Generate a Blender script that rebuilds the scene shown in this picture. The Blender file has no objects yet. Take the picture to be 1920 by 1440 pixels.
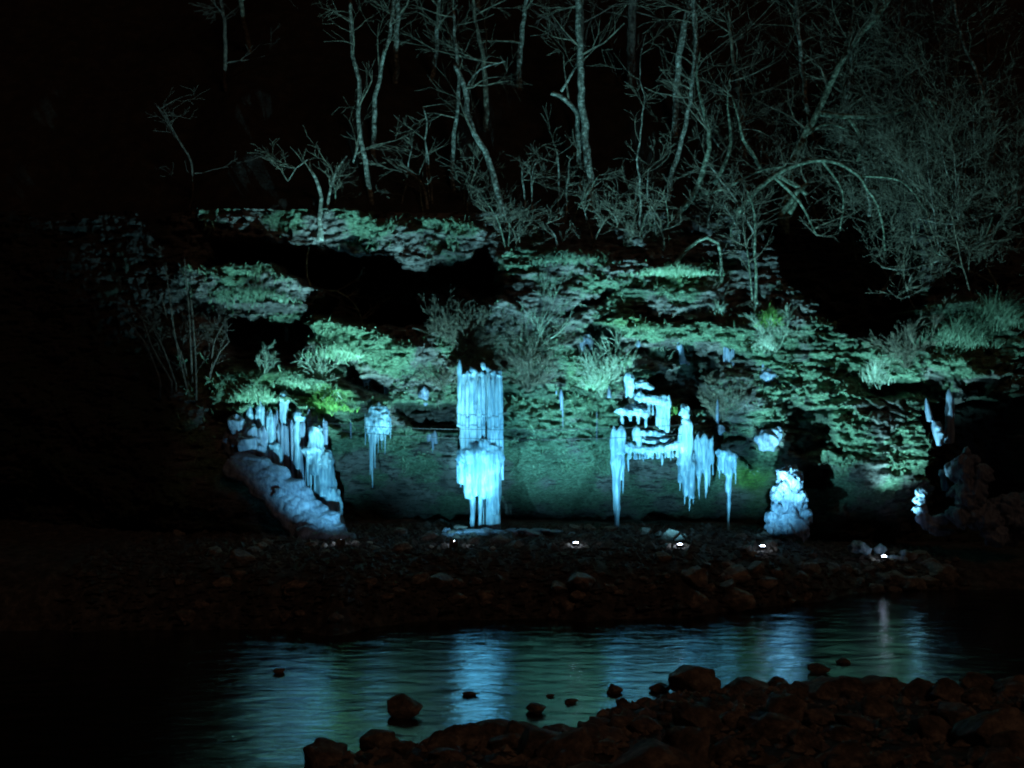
import bpy, math, random
import numpy as np
from mathutils import Vector, Matrix

# ------------------------------------------------------------------ camera, world, sun, exposure
scn = bpy.context.scene
COL = scn.collection
FPX, CAMZ = 2318.0, 8.0                      # focal length in photo pixels (1920 wide), eye height over the river
cam_d = bpy.data.cameras.new("camera")
cam_d.sensor_width = 36.0
cam_d.lens = 36.0 * FPX / 1920.0
cam_d.clip_end = 500
cam = bpy.data.objects.new("camera", cam_d)
cam.location = (0, 0, CAMZ)
cam.rotation_euler = (math.radians(90), 0, 0)
COL.objects.link(cam)
scn.camera = cam

w = bpy.data.worlds.new("World")
scn.world = w
w.use_nodes = True
nt = w.node_tree
bg = nt.nodes["Background"]
sky = nt.nodes.new("ShaderNodeTexSky")
sky.sky_type = 'NISHITA'
sky.sun_disc = False
SUN_EL, SUN_AZ = math.radians(42), math.radians(205)
sky.sun_elevation = SUN_EL
sky.sun_rotation = SUN_AZ
nt.links.new(sky.outputs[0], bg.inputs[0])
bg.inputs[1].default_value = 0.00022         # night

sun_d = bpy.data.lights.new("sun", 'SUN')
sun_d.energy = 0.10
sun_d.angle = math.radians(10)
sun_d.color = (1.0, 0.58, 0.36)              # faint glow of the road behind the viewer
sun = bpy.data.objects.new("sun", sun_d)
sdir = Vector((math.sin(SUN_AZ) * math.cos(SUN_EL), math.cos(SUN_AZ) * math.cos(SUN_EL), math.sin(SUN_EL)))
sdir.x = abs(sdir.x)
sun.rotation_euler = (-sdir).to_track_quat('-Z', 'Y').to_euler()
sky.sun_rotation = math.atan2(sdir.x, sdir.y)
COL.objects.link(sun)

scn.view_settings.view_transform = 'Standard'
scn.view_settings.look = 'None'
scn.view_settings.exposure = 0.0
scn.view_settings.gamma = 1.0
scn.render.filter_size = 2.0
try:
    scn.cycles.filter_width = 2.0               # a hand-held night picture is a little soft
except Exception:
    pass

rnd = random.Random(11)
rng = np.random.default_rng(5)

# ------------------------------------------------------------------ small maths
def P(px, py, d):
    """point at depth d (metres in front of the viewer) seen at photo pixel px, py"""
    return Vector(((px - 960.0) * d / FPX, d, CAMZ - (py - 720.0) * d / FPX))

_perm = np.random.default_rng(3).permutation(256)
_perm = np.concatenate([_perm, _perm, _perm])
_g3 = np.random.default_rng(4).normal(size=(256, 3))
_g3 /= np.linalg.norm(_g3, axis=1)[:, None]

def noise3(x, y, z):
    x, y, z = np.broadcast_arrays(np.asarray(x, float), np.asarray(y, float), np.asarray(z, float))
    xi, yi, zi = np.floor(x).astype(int), np.floor(y).astype(int), np.floor(z).astype(int)
    xf, yf, zf = x - xi, y - yi, z - zi
    u, v, w_ = [t * t * t * (t * (t * 6 - 15) + 10) for t in (xf, yf, zf)]
    xi &= 255; yi &= 255; zi &= 255
    def g(i, j, k):
        h = _perm[_perm[_perm[xi + i] + yi + j] + zi + k]
        gr = _g3[h]
        return gr[..., 0] * (xf - i) + gr[..., 1] * (yf - j) + gr[..., 2] * (zf - k)
    def lerp(a, b, t): return a + (b - a) * t
    x00 = lerp(g(0, 0, 0), g(1, 0, 0), u); x10 = lerp(g(0, 1, 0), g(1, 1, 0), u)
    x01 = lerp(g(0, 0, 1), g(1, 0, 1), u); x11 = lerp(g(0, 1, 1), g(1, 1, 1), u)
    return lerp(lerp(x00, x10, v), lerp(x01, x11, v), w_) * 1.6

def fbm(x, y, z, o=4, gain=0.5):
    a, s, f = 1.0, 0.0, 1.0
    for i in range(o):
        s = s + a * noise3(x * f + 7.1 * i, y * f + 3.3 * i, z * f)
        a *= gain; f *= 2.03
    return s

def sstep(a, b, x):
    t = np.clip((x - a) / (b - a), 0, 1)
    return t * t * (3 - 2 * t)

# ------------------------------------------------------------------ mesh helpers
def obj(name, verts, faces, m, parent=None, smooth=True, loc=None):
    me = bpy.data.meshes.new(name)
    me.from_pydata([tuple(v) for v in verts] if not isinstance(verts, np.ndarray) else verts.tolist(), [],
                   faces if not isinstance(faces, np.ndarray) else faces.tolist())
    me.materials.append(m)
    if smooth:
        me.polygons.foreach_set("use_smooth", [True] * len(me.polygons))
    me.update()
    o = bpy.data.objects.new(name, me)
    COL.objects.link(o)
    if parent is not None:
        o.parent = parent
    if loc is not None:
        o.location = loc
    return o

def tag(o, label=None, cat=None, group=None, kind=None):
    if label: o["label"] = label
    if cat: o["category"] = cat
    if group: o["group"] = group
    if kind: o["kind"] = kind
    return o

def thing(name, label, cat, loc, group=None):
    o = bpy.data.objects.new(name, None)
    o.empty_display_size = 0.2
    COL.objects.link(o)
    o.location = loc
    return tag(o, label, cat, group)

class MB:
    def __init__(s): s.v = []; s.f = []
    def tube(s, pts, rads, n=6, cap=True, phase=0.0, wob=None):
        """tapered tube through pts"""
        base = len(s.v)
        k = len(pts)
        up = Vector((0.13, 0.97, 0.21)).normalized()
        for i, p in enumerate(pts):
            a = pts[max(0, i - 1)]; b = pts[min(k - 1, i + 1)]
            t = (b - a)
            if t.length < 1e-9: t = Vector((0, 0, 1))
            t.normalize()
            u = t.cross(up)
            if u.length < 0.05: u = t.cross(Vector((1, 0, 0)))
            u.normalize(); vv = t.cross(u)
            for j in range(n):
                an = 2 * math.pi * j / n + phase
                r = rads[i] * (1 + (wob(i, j) if wob else 0))
                s.v.append(p + u * (math.cos(an) * r) + vv * (math.sin(an) * r))
        for i in range(k - 1):
            for j in range(n):
                j2 = (j + 1) % n
                s.f.append((base + i * n + j, base + i * n + j2, base + (i + 1) * n + j2, base + (i + 1) * n + j))
        if cap:
            s.f.append(tuple(base + j for j in range(n))[::-1])
            s.f.append(tuple(base + (k - 1) * n + j for j in range(n)))
    def box(s, c, sx, sy, sz, rot=None, bev=0.0):
        b = len(s.v)
        c = Vector(c)
        q = []
        # chamfered box: two rings per end
        x, y, z = sx / 2, sy / 2, sz / 2
        e = min(bev, x * .9, y * .9, z * .9)
        prof = [(z, e), (z - e, 0), (-z + e, 0), (-z, e)] if e > 0 else [(z, 0), (-z, 0)]
        for (zz, ins) in prof:
            for (a, d_) in ((1, 1), (-1, 1), (-1, -1), (1, -1)):
                if e > 0:
                    cx = a * (x - ins); cy = d_ * (y - ins)
                    if a * d_ > 0:
                        q.append(Vector((cx, cy - d_ * e, zz))); q.append(Vector((cx - a * e, cy, zz)))
                    else:
                        q.append(Vector((cx - a * e, cy, zz))); q.append(Vector((cx, cy - d_ * e, zz)))
                else:
                    q.append(Vector((a * x, d_ * y, zz)))
        m = 8 if e > 0 else 4
        for v in q:
            s.v.append(c + (rot @ v if rot is not None else v))
        for r in range(len(prof) - 1):
            for j in range(m):
                j2 = (j + 1) % m
                s.f.append((b + r * m + j, b + (r + 1) * m + j, b + (r + 1) * m + j2, b + r * m + j2))
        s.f.append(tuple(b + j for j in range(m)))
        s.f.append(tuple(b + (len(prof) - 1) * m + j for j in range(m))[::-1])
    def blob(s, c, rx, ry, rz, seed=0, amp=0.22, fr=1.3, nu=14, nv=9):
        b = len(s.v)
        th = np.linspace(0, math.pi, nv)[1:-1]
        ph = np.linspace(0, 2 * math.pi, nu, endpoint=False)
        T, H = np.meshgrid(th, ph, indexing='ij')
        x = np.sin(T) * np.cos(H); y = np.sin(T) * np.sin(H); z = np.cos(T)
        x = np.append(x.ravel(), [0, 0]); y = np.append(y.ravel(), [0, 0]); z = np.append(z.ravel(), [1, -1])
        k = 1 + amp * fbm(x * fr + seed * 3.7, y * fr, z * fr, 3) * 1.6
        for i in range(len(x)):
            s.v.append(Vector((c[0] + x[i] * rx * k[i], c[1] + y[i] * ry * k[i], c[2] + z[i] * rz * k[i])))
        R = nv - 2
        for i in range(R - 1):
            for j in range(nu):
                j2 = (j + 1) % nu
                s.f.append((b + i * nu + j, b + (i + 1) * nu + j, b + (i + 1) * nu + j2, b + i * nu + j2))
        t, bo = b + R * nu, b + R * nu + 1
        for j in range(nu):
            j2 = (j + 1) % nu
            s.f.append((t, b + j, b + j2))
            s.f.append((bo, b + (R - 1) * nu + j2, b + (R - 1) * nu + j))
    def build(s, name, m, parent=None, smooth=True, loc=None):
        off = Vector((0, 0, 0))
        if parent is not None: off = Vector(parent.location)
        if parent is not None and parent.parent is not None: off = off + Vector(parent.parent.location)
        if loc is not None and parent is None: off = Vector(loc)
        return obj(name, [v - off for v in s.v], s.f, m, parent, smooth, loc=loc if parent is None else None)

# ------------------------------------------------------------------ materials
def mat(name):
    m = bpy.data.materials.new(name)
    m.use_nodes = True
    return m, m.node_tree, m.node_tree.nodes["Principled BSDF"]

def N(nt, typ, **kw):
    n = nt.nodes.new(typ)
    for k, v in kw.items():
        if k in n.inputs: n.inputs[k].default_value = v
        else: setattr(n, k, v)
    return n

def mixc(nt, fac, a, b, blend='MIX'):
    n = nt.nodes.new('ShaderNodeMix'); n.data_type = 'RGBA'; n.blend_type = blend
    for sock, val in ((n.inputs[0], fac), (n.inputs[6], a), (n.inputs[7], b)):
        if hasattr(val, 'node'): nt.links.new(val, sock)
        elif isinstance(val, tuple): sock.default_value = (val + (1,))[:4]
        else: sock.default_value = val
    return n.outputs[2]

def ramp(nt, inp, stops):
    r = nt.nodes.new('ShaderNodeValToRGB')
    el = r.color_ramp.elements
    while len(el) > 1: el.remove(el[-1])
    el[0].position = stops[0][0]; el[0].color = (stops[0][1] + (1,))[:4]
    for p, c in stops[1:]:
        e = el.new(p); e.color = (c + (1,))[:4]
    nt.links.new(inp, r.inputs[0])
    return r.outputs[0]

def noise_tex(nt, scale, detail=6, rough=0.6, vec=None, mapscale=None, rot=None, dist=0.0):
    tc = nt.nodes.new('ShaderNodeTexCoord')
    mp = nt.nodes.new('ShaderNodeMapping')
    nt.links.new(tc.outputs['Object'], mp.inputs[0])
    if mapscale: mp.inputs['Scale'].default_value = mapscale
    if rot: mp.inputs['Rotation'].default_value = rot
    n = N(nt, 'ShaderNodeTexNoise', Scale=scale, Detail=detail, Roughness=rough, Distortion=dist)
    nt.links.new(mp.outputs[0], n.inputs['Vector'])
    return n.outputs['Fac']

def bump(nt, bsdf, h, strength, dist):
    b = N(nt, 'ShaderNodeBump', Strength=strength, Distance=dist)
    nt.links.new(h, b.inputs['Height'])
    nt.links.new(b.outputs[0], bsdf.inputs['Normal'])

def grey(v): return (v, v, v)

# cliff: beige limestone, wet rock, painted recess shade and moss by attribute + noise
M_cliff, t, b = mat("cliff_rock")
at = N(t, 'ShaderNodeAttribute', attribute_name="tint")
sep = t.nodes.new('ShaderNodeSeparateColor'); t.links.new(at.outputs['Color'], sep.inputs[0])
n1 = noise_tex(t, 0.9, 8, 0.65)
n2 = noise_tex(t, 3.2, 8, 0.7, mapscale=(0.45, 1, 2.2))
n3 = noise_tex(t, 9.0, 5, 0.7, mapscale=(0.6, 1, 1.6))
rock = ramp(t, n1, [(0.30, (0.09, 0.08, 0.07)), (0.46, (0.24, 0.215, 0.185)), (0.60, (0.38, 0.34, 0.30)), (0.75, (0.48, 0.44, 0.38))])
rock = mixc(t, ramp(t, n2, [(0.40, grey(0.0)), (0.50, grey(1.0))]), (0.035, 0.032, 0.026), rock)
mossc = ramp(t, n3, [(0.30, (0.035, 0.05, 0.022)), (0.42, (0.10, 0.17, 0.095)), (0.56, (0.20, 0.33, 0.19)), (0.70, (0.36, 0.50, 0.33))])
ma = N(t, 'ShaderNodeMath', operation='ADD'); t.links.new(sep.outputs[0], ma.inputs[0]); t.links.new(n2, ma.inputs[1])
mf = ramp(t, ma.outputs[0], [(0.78, grey(0.0)), (0.98, grey(1.0))])
c = mixc(t, mf, rock, mossc)
vivid = ramp(t, n3, [(0.3, (0.04, 0.10, 0.02)), (0.6, (0.20, 0.42, 0.06))])
c = mixc(t, sep.outputs[2], c, vivid)
c = mixc(t, sep.outputs[1], c, (0.012, 0.011, 0.010))  # near-black: painted shade of recesses and unlit ends, and dark wet rock
t.links.new(c, b.inputs['Base Color'])
b.inputs['Roughness'].default_value = 0.7
hb = t.nodes.new('ShaderNodeMath'); hb.operation = 'ADD'
t.links.new(n3, hb.inputs[0]); t.links.new(n2, hb.inputs[1])
bump(t, b, hb.outputs[0], 1.0, 0.32)

def soil_mat(name, a, bb, c_, rough=0.9, s=1.5):
    m, t, b = mat(name)
    n = noise_tex(t, s, 8, 0.7)
    t.links.new(ramp(t, n, [(0.35, a), (0.5, bb), (0.68, c_)]), b.inputs['Base Color'])
    b.inputs['Roughness'].default_value = rough
    bump(t, b, n, 0.8, 0.15)
    return m
M_hill = soil_mat("hill_soil", (0.010, 0.008, 0.006), (0.022, 0.017, 0.012), (0.045, 0.034, 0.022))
M_bank = soil_mat("bank_gravel", (0.012, 0.010, 0.009), (0.05, 0.042, 0.036), (0.14, 0.12, 0.10), s=2.5)
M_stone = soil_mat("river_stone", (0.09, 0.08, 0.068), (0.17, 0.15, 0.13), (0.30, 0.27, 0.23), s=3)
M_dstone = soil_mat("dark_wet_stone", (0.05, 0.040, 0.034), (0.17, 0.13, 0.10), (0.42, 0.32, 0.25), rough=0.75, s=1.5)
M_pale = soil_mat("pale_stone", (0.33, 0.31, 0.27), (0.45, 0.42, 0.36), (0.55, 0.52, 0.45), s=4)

# water
M_water, t, b = mat("river_water")
b.inputs['Base Color'].default_value = (0.004, 0.008, 0.009, 1)
b.inputs['Roughness'].default_value = 0.06
b.inputs['IOR'].default_value = 3.0
na = noise_tex(t, 1.1, 4, 0.55, mapscale=(0.42, 1.0, 1), dist=0.5)
nb = noise_tex(t, 3.2, 5, 0.6, mapscale=(0.42, 1.0, 1), dist=1.2)
ad = N(t, 'ShaderNodeMath', operation='MULTIPLY_ADD'); t.links.new(nb, ad.inputs[0]); ad.inputs[1].default_value = 0.35; t.links.new(na, ad.inputs[2])
bump(t, b, ad.outputs[0], 0.46, 0.12)

# ice
def ice_mat(name, ca, cb, rough=0.28, bstr=0.35):
    m, t, b = mat(name)
    n = noise_tex(t, 4.0, 5, 0.65, mapscale=(2.6, 2.6, 0.22))
    n2 = noise_tex(t, 16, 3, 0.5, mapscale=(1.6, 1.6, 0.25))
    t.links.new(ramp(t, n, [(0.36, ca), (0.6, cb)]), b.inputs['Base Color'])
    b.inputs['Roughness'].default_value = rough
    b.inputs['IOR'].default_value = 1.31
    b.inputs['Subsurface Weight'].default_value = 0.35
    b.inputs['Subsurface Radius'].default_value = (0.10, 0.16, 0.20)
    b.inputs['Subsurface Scale'].default_value = 0.8
    b.inputs['Transmission Weight'].default_value = 0.12
    bump(t, b, n2, bstr, 0.05)
    return m
M_ice = ice_mat("milky_ice", (0.09, 0.17, 0.24), (0.29, 0.41, 0.47))
M_dice = ice_mat("blue_grey_ice", (0.10, 0.13, 0.19), (0.24, 0.29, 0.37), 0.4, 0.6)  # darker blue-grey version of the milky ice
M_gice = ice_mat("grey_ice", (0.10, 0.12, 0.17), (0.22, 0.25, 0.31), 0.4, 0.6)

# bark
def bark_mat(name, a, bb, c_):
    m, t, b = mat(name)
    n = noise_tex(t, 5.0, 5, 0.7, mapscale=(1, 1, 1.4))
    t.links.new(ramp(t, n, [(0.36, a), (0.5, bb), (0.64, c_)]), b.inputs['Base Color'])
    b.inputs['Roughness'].default_value = 0.85
    bump(t, b, n, 0.6, 0.04)
    return m
M_barkp = bark_mat("pale_lichen_bark", (0.025, 0.022, 0.016), (0.14, 0.14, 0.105), (0.46, 0.46, 0.38))
M_barkm = bark_mat("mossy_bark", (0.02, 0.025, 0.015), (0.10, 0.13, 0.08), (0.34, 0.40, 0.29))
M_barkd = bark_mat("dark_bark", (0.02, 0.014, 0.010), (0.06, 0.042, 0.03), (0.12, 0.09, 0.065))
M_twig = bark_mat("bare_twigs", (0.03, 0.027, 0.018), (0.10, 0.09, 0.06), (0.24, 0.22, 0.15))

def leaf_mat(name, a, bb, c_, s=6):
    m, t, b = mat(name)
    n = noise_tex(t, s, 3, 0.6)
    t.links.new(ramp(t, n, [(0.35, a), (0.5, bb), (0.66, c_)]), b.inputs['Base Color'])
    b.inputs['Roughness'].default_value = 0.7
    return m
M_grass = leaf_mat("dry_green_grass", (0.06, 0.12, 0.05), (0.17, 0.28, 0.15), (0.36, 0.46, 0.30))
M_straw = leaf_mat("straw_grass", (0.14, 0.18, 0.11), (0.28, 0.35, 0.24), (0.45, 0.50, 0.38))
M_viv = leaf_mat("bright_green_grass", (0.04, 0.12, 0.02), (0.13, 0.30, 0.05), (0.26, 0.46, 0.12))
M_leaf = leaf_mat("small_leaves", (0.03, 0.06, 0.03), (0.09, 0.15, 0.08), (0.20, 0.29, 0.19))

M_metal, t, b = mat("lamp_housing_metal")
b.inputs['Base Color'].default_value = (0.03, 0.03, 0.033, 1); b.inputs['Roughness'].default_value = 0.45; b.inputs['Metallic'].default_value = 0.6
M_cable, t, b = mat("black_cable")
b.inputs['Base Color'].default_value = (0.01, 0.01, 0.01, 1)
M_led, t, b = mat("lamp_glass_lit")
b.inputs['Base Color'].default_value = (0.8, 0.85, 1, 1)
b.inputs['Emission Color'].default_value = (0.62, 0.76, 1.0, 1)
b.inputs['Emission Strength'].default_value = 42.0

# ------------------------------------------------------------------ the cliff surface  Y(X, Z)
DX = 0.06
XS = np.arange(-26.0, 26.0, DX)
ZS = np.arange(0.2, 15.61, 0.055)
GX, GZ = np.meshgrid(XS, ZS)
prof_z = [0.0, 2.0, 2.8, 3.8, 4.8, 5.6, 7.0, 8.0, 10.0, 12.0, 14.0, 15.6]
prof_y = [54.6, 54.6, 54.0, 52.8, 52.1, 51.9, 52.0, 52.2, 52.7, 53.2, 53.8, 54.4]
Y0 = np.interp(GZ, prof_z, prof_y)

def band(px, py, xs, top, bot, soft=7):
    """0..1 mask between two pixel curves, plus position 0 (bottom) .. 1 (top)"""
    tp = np.interp(px, xs, top); bt = np.interp(px, xs, bot)
    inx = sstep(xs[0] - 8, xs[0] + 18, px) * (1 - sstep(xs[-1] - 18, xs[-1] + 8, px))
    m = sstep(0, soft, py - tp) * (1 - sstep(-soft * .3, soft * .7, py - bt))
    s = np.clip((bt - py) / np.maximum(bt - tp, 1), 0, 1)
    return m * inx, s

LEDGES = [  # xs, top y, bottom y, how far it juts out (m), moss, vivid
    ([370, 400, 520, 560, 660, 720, 800, 880, 915], [402, 378, 362, 378, 384, 412, 402, 402, 425], [418, 432, 440, 452, 448, 470, 490, 470, 438], 0.9, .42, 0),
    ([335, 380, 450, 520, 560, 615], [492, 495, 500, 505, 530, 545], [525, 560, 575, 582, 590, 572], 1.5, .25, 0),
    ([570, 600, 660, 700, 745, 775], [612, 603, 600, 612, 628, 655], [652, 668, 684, 702, 718, 700], 1.6, .5, 0.1),
    ([395, 450, 500, 560, 600, 650, 675], [715, 690, 680, 690, 708, 725, 740], [775, 765, 752, 772, 778, 782, 765], 1.1, .5, .0),
    ([918, 950, 1000, 1060, 1150, 1250, 1340, 1362], [485, 472, 466, 470, 478, 488, 500, 520], [518, 545, 566, 585, 592, 602, 590, 560], 0.5, .40, 0),
    ([766, 800, 846], [545, 538, 550], [572, 584, 575], 1.2, .0, 0),
    ([880, 920, 990], [556, 548, 560], [585, 598, 604], 1.2, .1, 0),
    ([1095, 1150, 1250, 1350, 1410], [600, 590, 598, 606, 616], [640, 634, 642, 652, 662], 0.9, .5, .05),
    ([1625, 1660, 1750, 1850, 1925], [645, 600, 572, 562, 560], [700, 700, 708, 700, 690], 1.3, .5, 0),
    ([1140, 1160, 1215, 1240], [745, 748, 752, 758], [790, 798, 796, 785], 0.5, .1, 0),
    ([1140, 1180, 1260, 1305], [796, 800, 798, 790], [832, 836, 836, 830], 0.9, .1, 0),
    ([676, 690, 725, 742], [742, 738, 740, 748], [772, 768, 770, 776], 0.8, .2, 0),
    ([432, 480, 540, 600, 640], [748, 738, 744, 775, 800], [790, 782, 800, 830, 850], 1.0, .4, 0),
    ([1340, 1350, 1380, 1388], [822, 826, 828, 832], [848, 850, 850, 852], 0.8, .2, 0),
    ([850, 870, 935, 948], [676, 680, 682, 690], [704, 706, 706, 710], 1.0, .3, 0),
]
HOLES = [   # recesses: xs, top, bottom, depth (m), amount of shade painted in
    ([385, 430, 520, 600, 700, 800, 880, 930], [438, 444, 450, 462, 478, 500, 482, 448], [492, 498, 505, 545, 600, 606, 600, 560], 2.4, .85),
    ([420, 470, 540, 580], [585, 590, 600, 600], [670, 690, 690, 650], 1.6, .75),
    ([600, 650, 760, 880, 925], [560, 560, 570, 580, 590], [596, 596, 606, 640, 640], 1.8, .75),
    ([640, 680, 725], [668, 695, 722], [696, 722, 738], 1.0, .8),
    ([735, 790, 862], [745, 755, 760], [790, 800, 812], 0.9, .75),
    ([1082, 1100, 1155], [608, 596, 612], [670, 688, 690], 1.6, .9),
    ([1050, 1100, 1160], [590, 560, 530], [604, 576, 546], 0.8, .9),
    ([1190, 1240, 1330, 1350], [642, 648, 656, 660], [660, 676, 700, 700], 0.9, .7),
    ([1180, 1240, 1320, 1345], [700, 684, 690, 710], [730, 752, 775, 762], 1.4, .85),
    ([1468, 1500, 1560], [752, 742, 760], [835, 850, 830], 0.9, .7),
    ([1425, 1470, 1500, 1560, 1620, 1735], [300, 300, 300, 300, 300, 300], [430, 500, 545, 605, 640, 650], 3.0, .95),
    ([1340, 1380, 1430], [815, 812, 850], [838, 866, 880], 0.8, .8),
    ([1500, 1520, 1565], [862, 868, 890], [905, 915, 918], 1.0, .8),
    ([1640, 1730, 1860], [708, 712, 706], [732, 740, 760], 0.8, .6),
    ([1740, 1800, 1925], [760, 740, 730], [980, 985, 985], 2.5, .9),
    ([945, 980, 1050], [806, 808, 815], [816, 822, 820], 0.5, .8),
    ([1010, 1040, 1080], [735, 738, 738], [742, 745, 744], 0.3, .8),
]
VIV = [(612, 742, 48, 20, 1.0), (1412, 898, 46, 28, .95), (1290, 522, 55, 14, .35), (500, 708, 50, 14, .35), (1435, 920, 40, 40, .45),
       (1190, 603, 60, 12, .4), (1445, 590, 26, 26, .35), (1105, 690, 40, 30, .3), (1265, 757, 16, 10, .5)]
BULGE = [ # px,py,rx,ry, amount
    (470, 960, 130, 70, 2.2), (540, 1040, 120, 70, 3.2), (330, 860, 170, 150, 2.5), (300, 1000, 220, 90, 3.5),
    (1640, 930, 90, 80, 1.6), (1560, 980, 60, 40, 1.2), (1600, 800, 110, 60, .5),
    (620, 800, 50, 30, .3), (820, 660, 70, 50, .5)]

def cliff_y(X, Z, extra=True):
    Yb = np.interp(Z, prof_z, prof_y)
    Y = Yb.copy()
    wx = fbm(X * 0.8, 0.3, Z * 1.0, 5, .6) * 20
    wy = fbm(X * 0.6 + 40, 1.7, Z * 0.8, 5, .6) * 13
    for it in range(3 if extra else 1):
        px = 960 + X * FPX / Y; py = 720 - (Z - CAMZ) * FPX / Y
        pw, qw = px + wx, py + wy
        D = np.zeros_like(X); moss = np.zeros_like(X); dark = np.zeros_like(X); viv = np.zeros_like(X)
        for xs, tp, bt, p, mo, vi in LEDGES:
            m, s = band(pw, qw, xs, tp, bt)
            D -= m * p * (0.42 + 0.62 * s)
            moss += m * mo * (0.25 + 1.2 * s); viv += m * vi
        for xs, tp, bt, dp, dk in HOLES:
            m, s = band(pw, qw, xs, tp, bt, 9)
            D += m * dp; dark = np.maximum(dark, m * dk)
        for cx, cy, rx, ry, a in BULGE:
            q = ((px - cx) / rx) ** 2 + ((py - cy) / ry) ** 2
            D -= a * np.exp(-q)
        # bare soil slope above the lip of the green outcrop
        upm = sstep(925, 960, px) * (1 - sstep(1400, 1480, px))
        D += upm * np.clip(478 + wy - py, 0, 200) * 0.0225 * 0.25
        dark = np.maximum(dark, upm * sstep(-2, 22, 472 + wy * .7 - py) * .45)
        # sloping strata on the right
        gm = sstep(1390, 1450, px) * (1 - sstep(1700, 1790, px)) * sstep(500, 560, py) * (1 - sstep(850, 900, py))
        ph = (qw * 0.55 + wy * 0.8 - 0.20 * (px - 1420)) / 17.0
        fr = ph - np.floor(ph)
        D -= gm * 0.62 * (fr ** 1.4) * (0.6 + 0.8 * noise3(X * .6, 9, Z * 1.5 + np.floor(ph)))
        # matted ledges in the middle
        mm = sstep(930, 970, px) * (1 - sstep(1150, 1200, px)) * sstep(700, 740, py) * (1 - sstep(870, 910, py))
        ph2 = (qw - 0.10 * (px - 1000) + wy * .5) / 13.0
        fr2 = ph2 - np.floor(ph2)
        D -= mm * 0.20 * fr2
        moss += mm * 0.38 + gm * 0.22
        Y = Yb + D
    lo = sstep(835, 900, py)      # smoother, wetter lower wall
    n = fbm(X * 0.45, Y0c(Z), Z * 0.62, 3) * 0.42
    rid = np.abs(fbm(X * 0.55 + 5, 2.0, Z * 2.3, 5, .6))
    fine = fbm(X * 2.6, 4.0, Z * 6.0, 4, .65)
    # bedded, jointed rock: layers split into blocks that stand in or out
    def blocks(sz_, sx_, tilt, sd):
        zz = Z * sz_ + tilt * X + 0.55 * fbm(X * .35, sd, Z * .4, 3) + 0.18 * noise3(X * 1.7, sd, Z * 2)
        li = np.floor(zz); fz_ = zz - li
        xx = X * sx_ + li * 0.377 + 0.35 * noise3(X * .9, sd + 3, Z * .9)
        ci = np.floor(xx); fx_ = xx - ci
        hsh = np.abs(np.sin(ci * 12.9898 + li * 78.233 + sd) * 43758.5453) % 1.0
        edge = np.minimum(np.minimum(fz_, 1 - fz_) / sz_, np.minimum(fx_, 1 - fx_) / sx_)
        return hsh, 1 - sstep(0.0, 0.07, edge), fz_
    tl = np.where(X > 9, 0.0, 0.0)
    h1, e1, f1 = blocks(2.1, 0.75, 0.10, 1.0)
    h2, e2, f2 = blocks(4.6, 1.9, -0.15, 5.0)
    blk = 0.34 * h1 + 0.15 * h2 + 0.16 * e1 + 0.07 * e2 - 0.10 * f1
    bedm = sstep(-.15, .25, noise3(X * .33, 11.0, Z * .42) + .25 * sstep(6, 10, X))
    lump = np.abs(fbm(X * 0.95 + 3, 6.0, Z * 1.25, 5, .55)) * 0.42 + 0.16 * fbm(X * 3.1, 2.0, Z * 3.6, 3)
    Y = Y + n + (1 - .28 * lo) * (0.12 * rid + bedm * blk + (1 - bedm) * lump) + (0.10 - .02 * lo) * fine
    for cx, cy, rx, ry, a in VIV:
        q = ((px + wx * .5 - cx) / rx) ** 2 + ((py + wy * .5 - cy) / ry) ** 2
        viv = np.maximum(viv, a * np.exp(-q ** 1.5))
    # general moss on the mid wall; less on the upper grey rock
    moss += 0.30 * sstep(560, 640, py) * (1 - lo) + 0.10 + 0.34 * lo
    moss = moss * .86 + 0.55 * noise3(X * .55, 3, Z * .8) + 0.16 * (h2 - .5) + 0.10 * (h1 - .5)
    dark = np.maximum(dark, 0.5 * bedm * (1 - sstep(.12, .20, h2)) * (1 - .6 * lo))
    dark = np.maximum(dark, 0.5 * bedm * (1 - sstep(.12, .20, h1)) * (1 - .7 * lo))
    # lower wall darkens downwards; shade painted over the unlit left, right and upper right
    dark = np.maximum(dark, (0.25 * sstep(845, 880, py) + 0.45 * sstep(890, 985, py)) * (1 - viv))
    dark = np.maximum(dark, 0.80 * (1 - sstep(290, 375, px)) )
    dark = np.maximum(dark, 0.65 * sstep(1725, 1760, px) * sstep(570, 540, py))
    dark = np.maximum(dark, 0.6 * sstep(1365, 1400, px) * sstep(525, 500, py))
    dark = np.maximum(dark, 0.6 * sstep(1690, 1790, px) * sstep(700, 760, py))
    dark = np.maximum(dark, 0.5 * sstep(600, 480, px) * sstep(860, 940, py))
    return Y, np.clip(moss, 0, 1), np.clip(dark, 0, 1), np.clip(viv, 0, 1)

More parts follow.
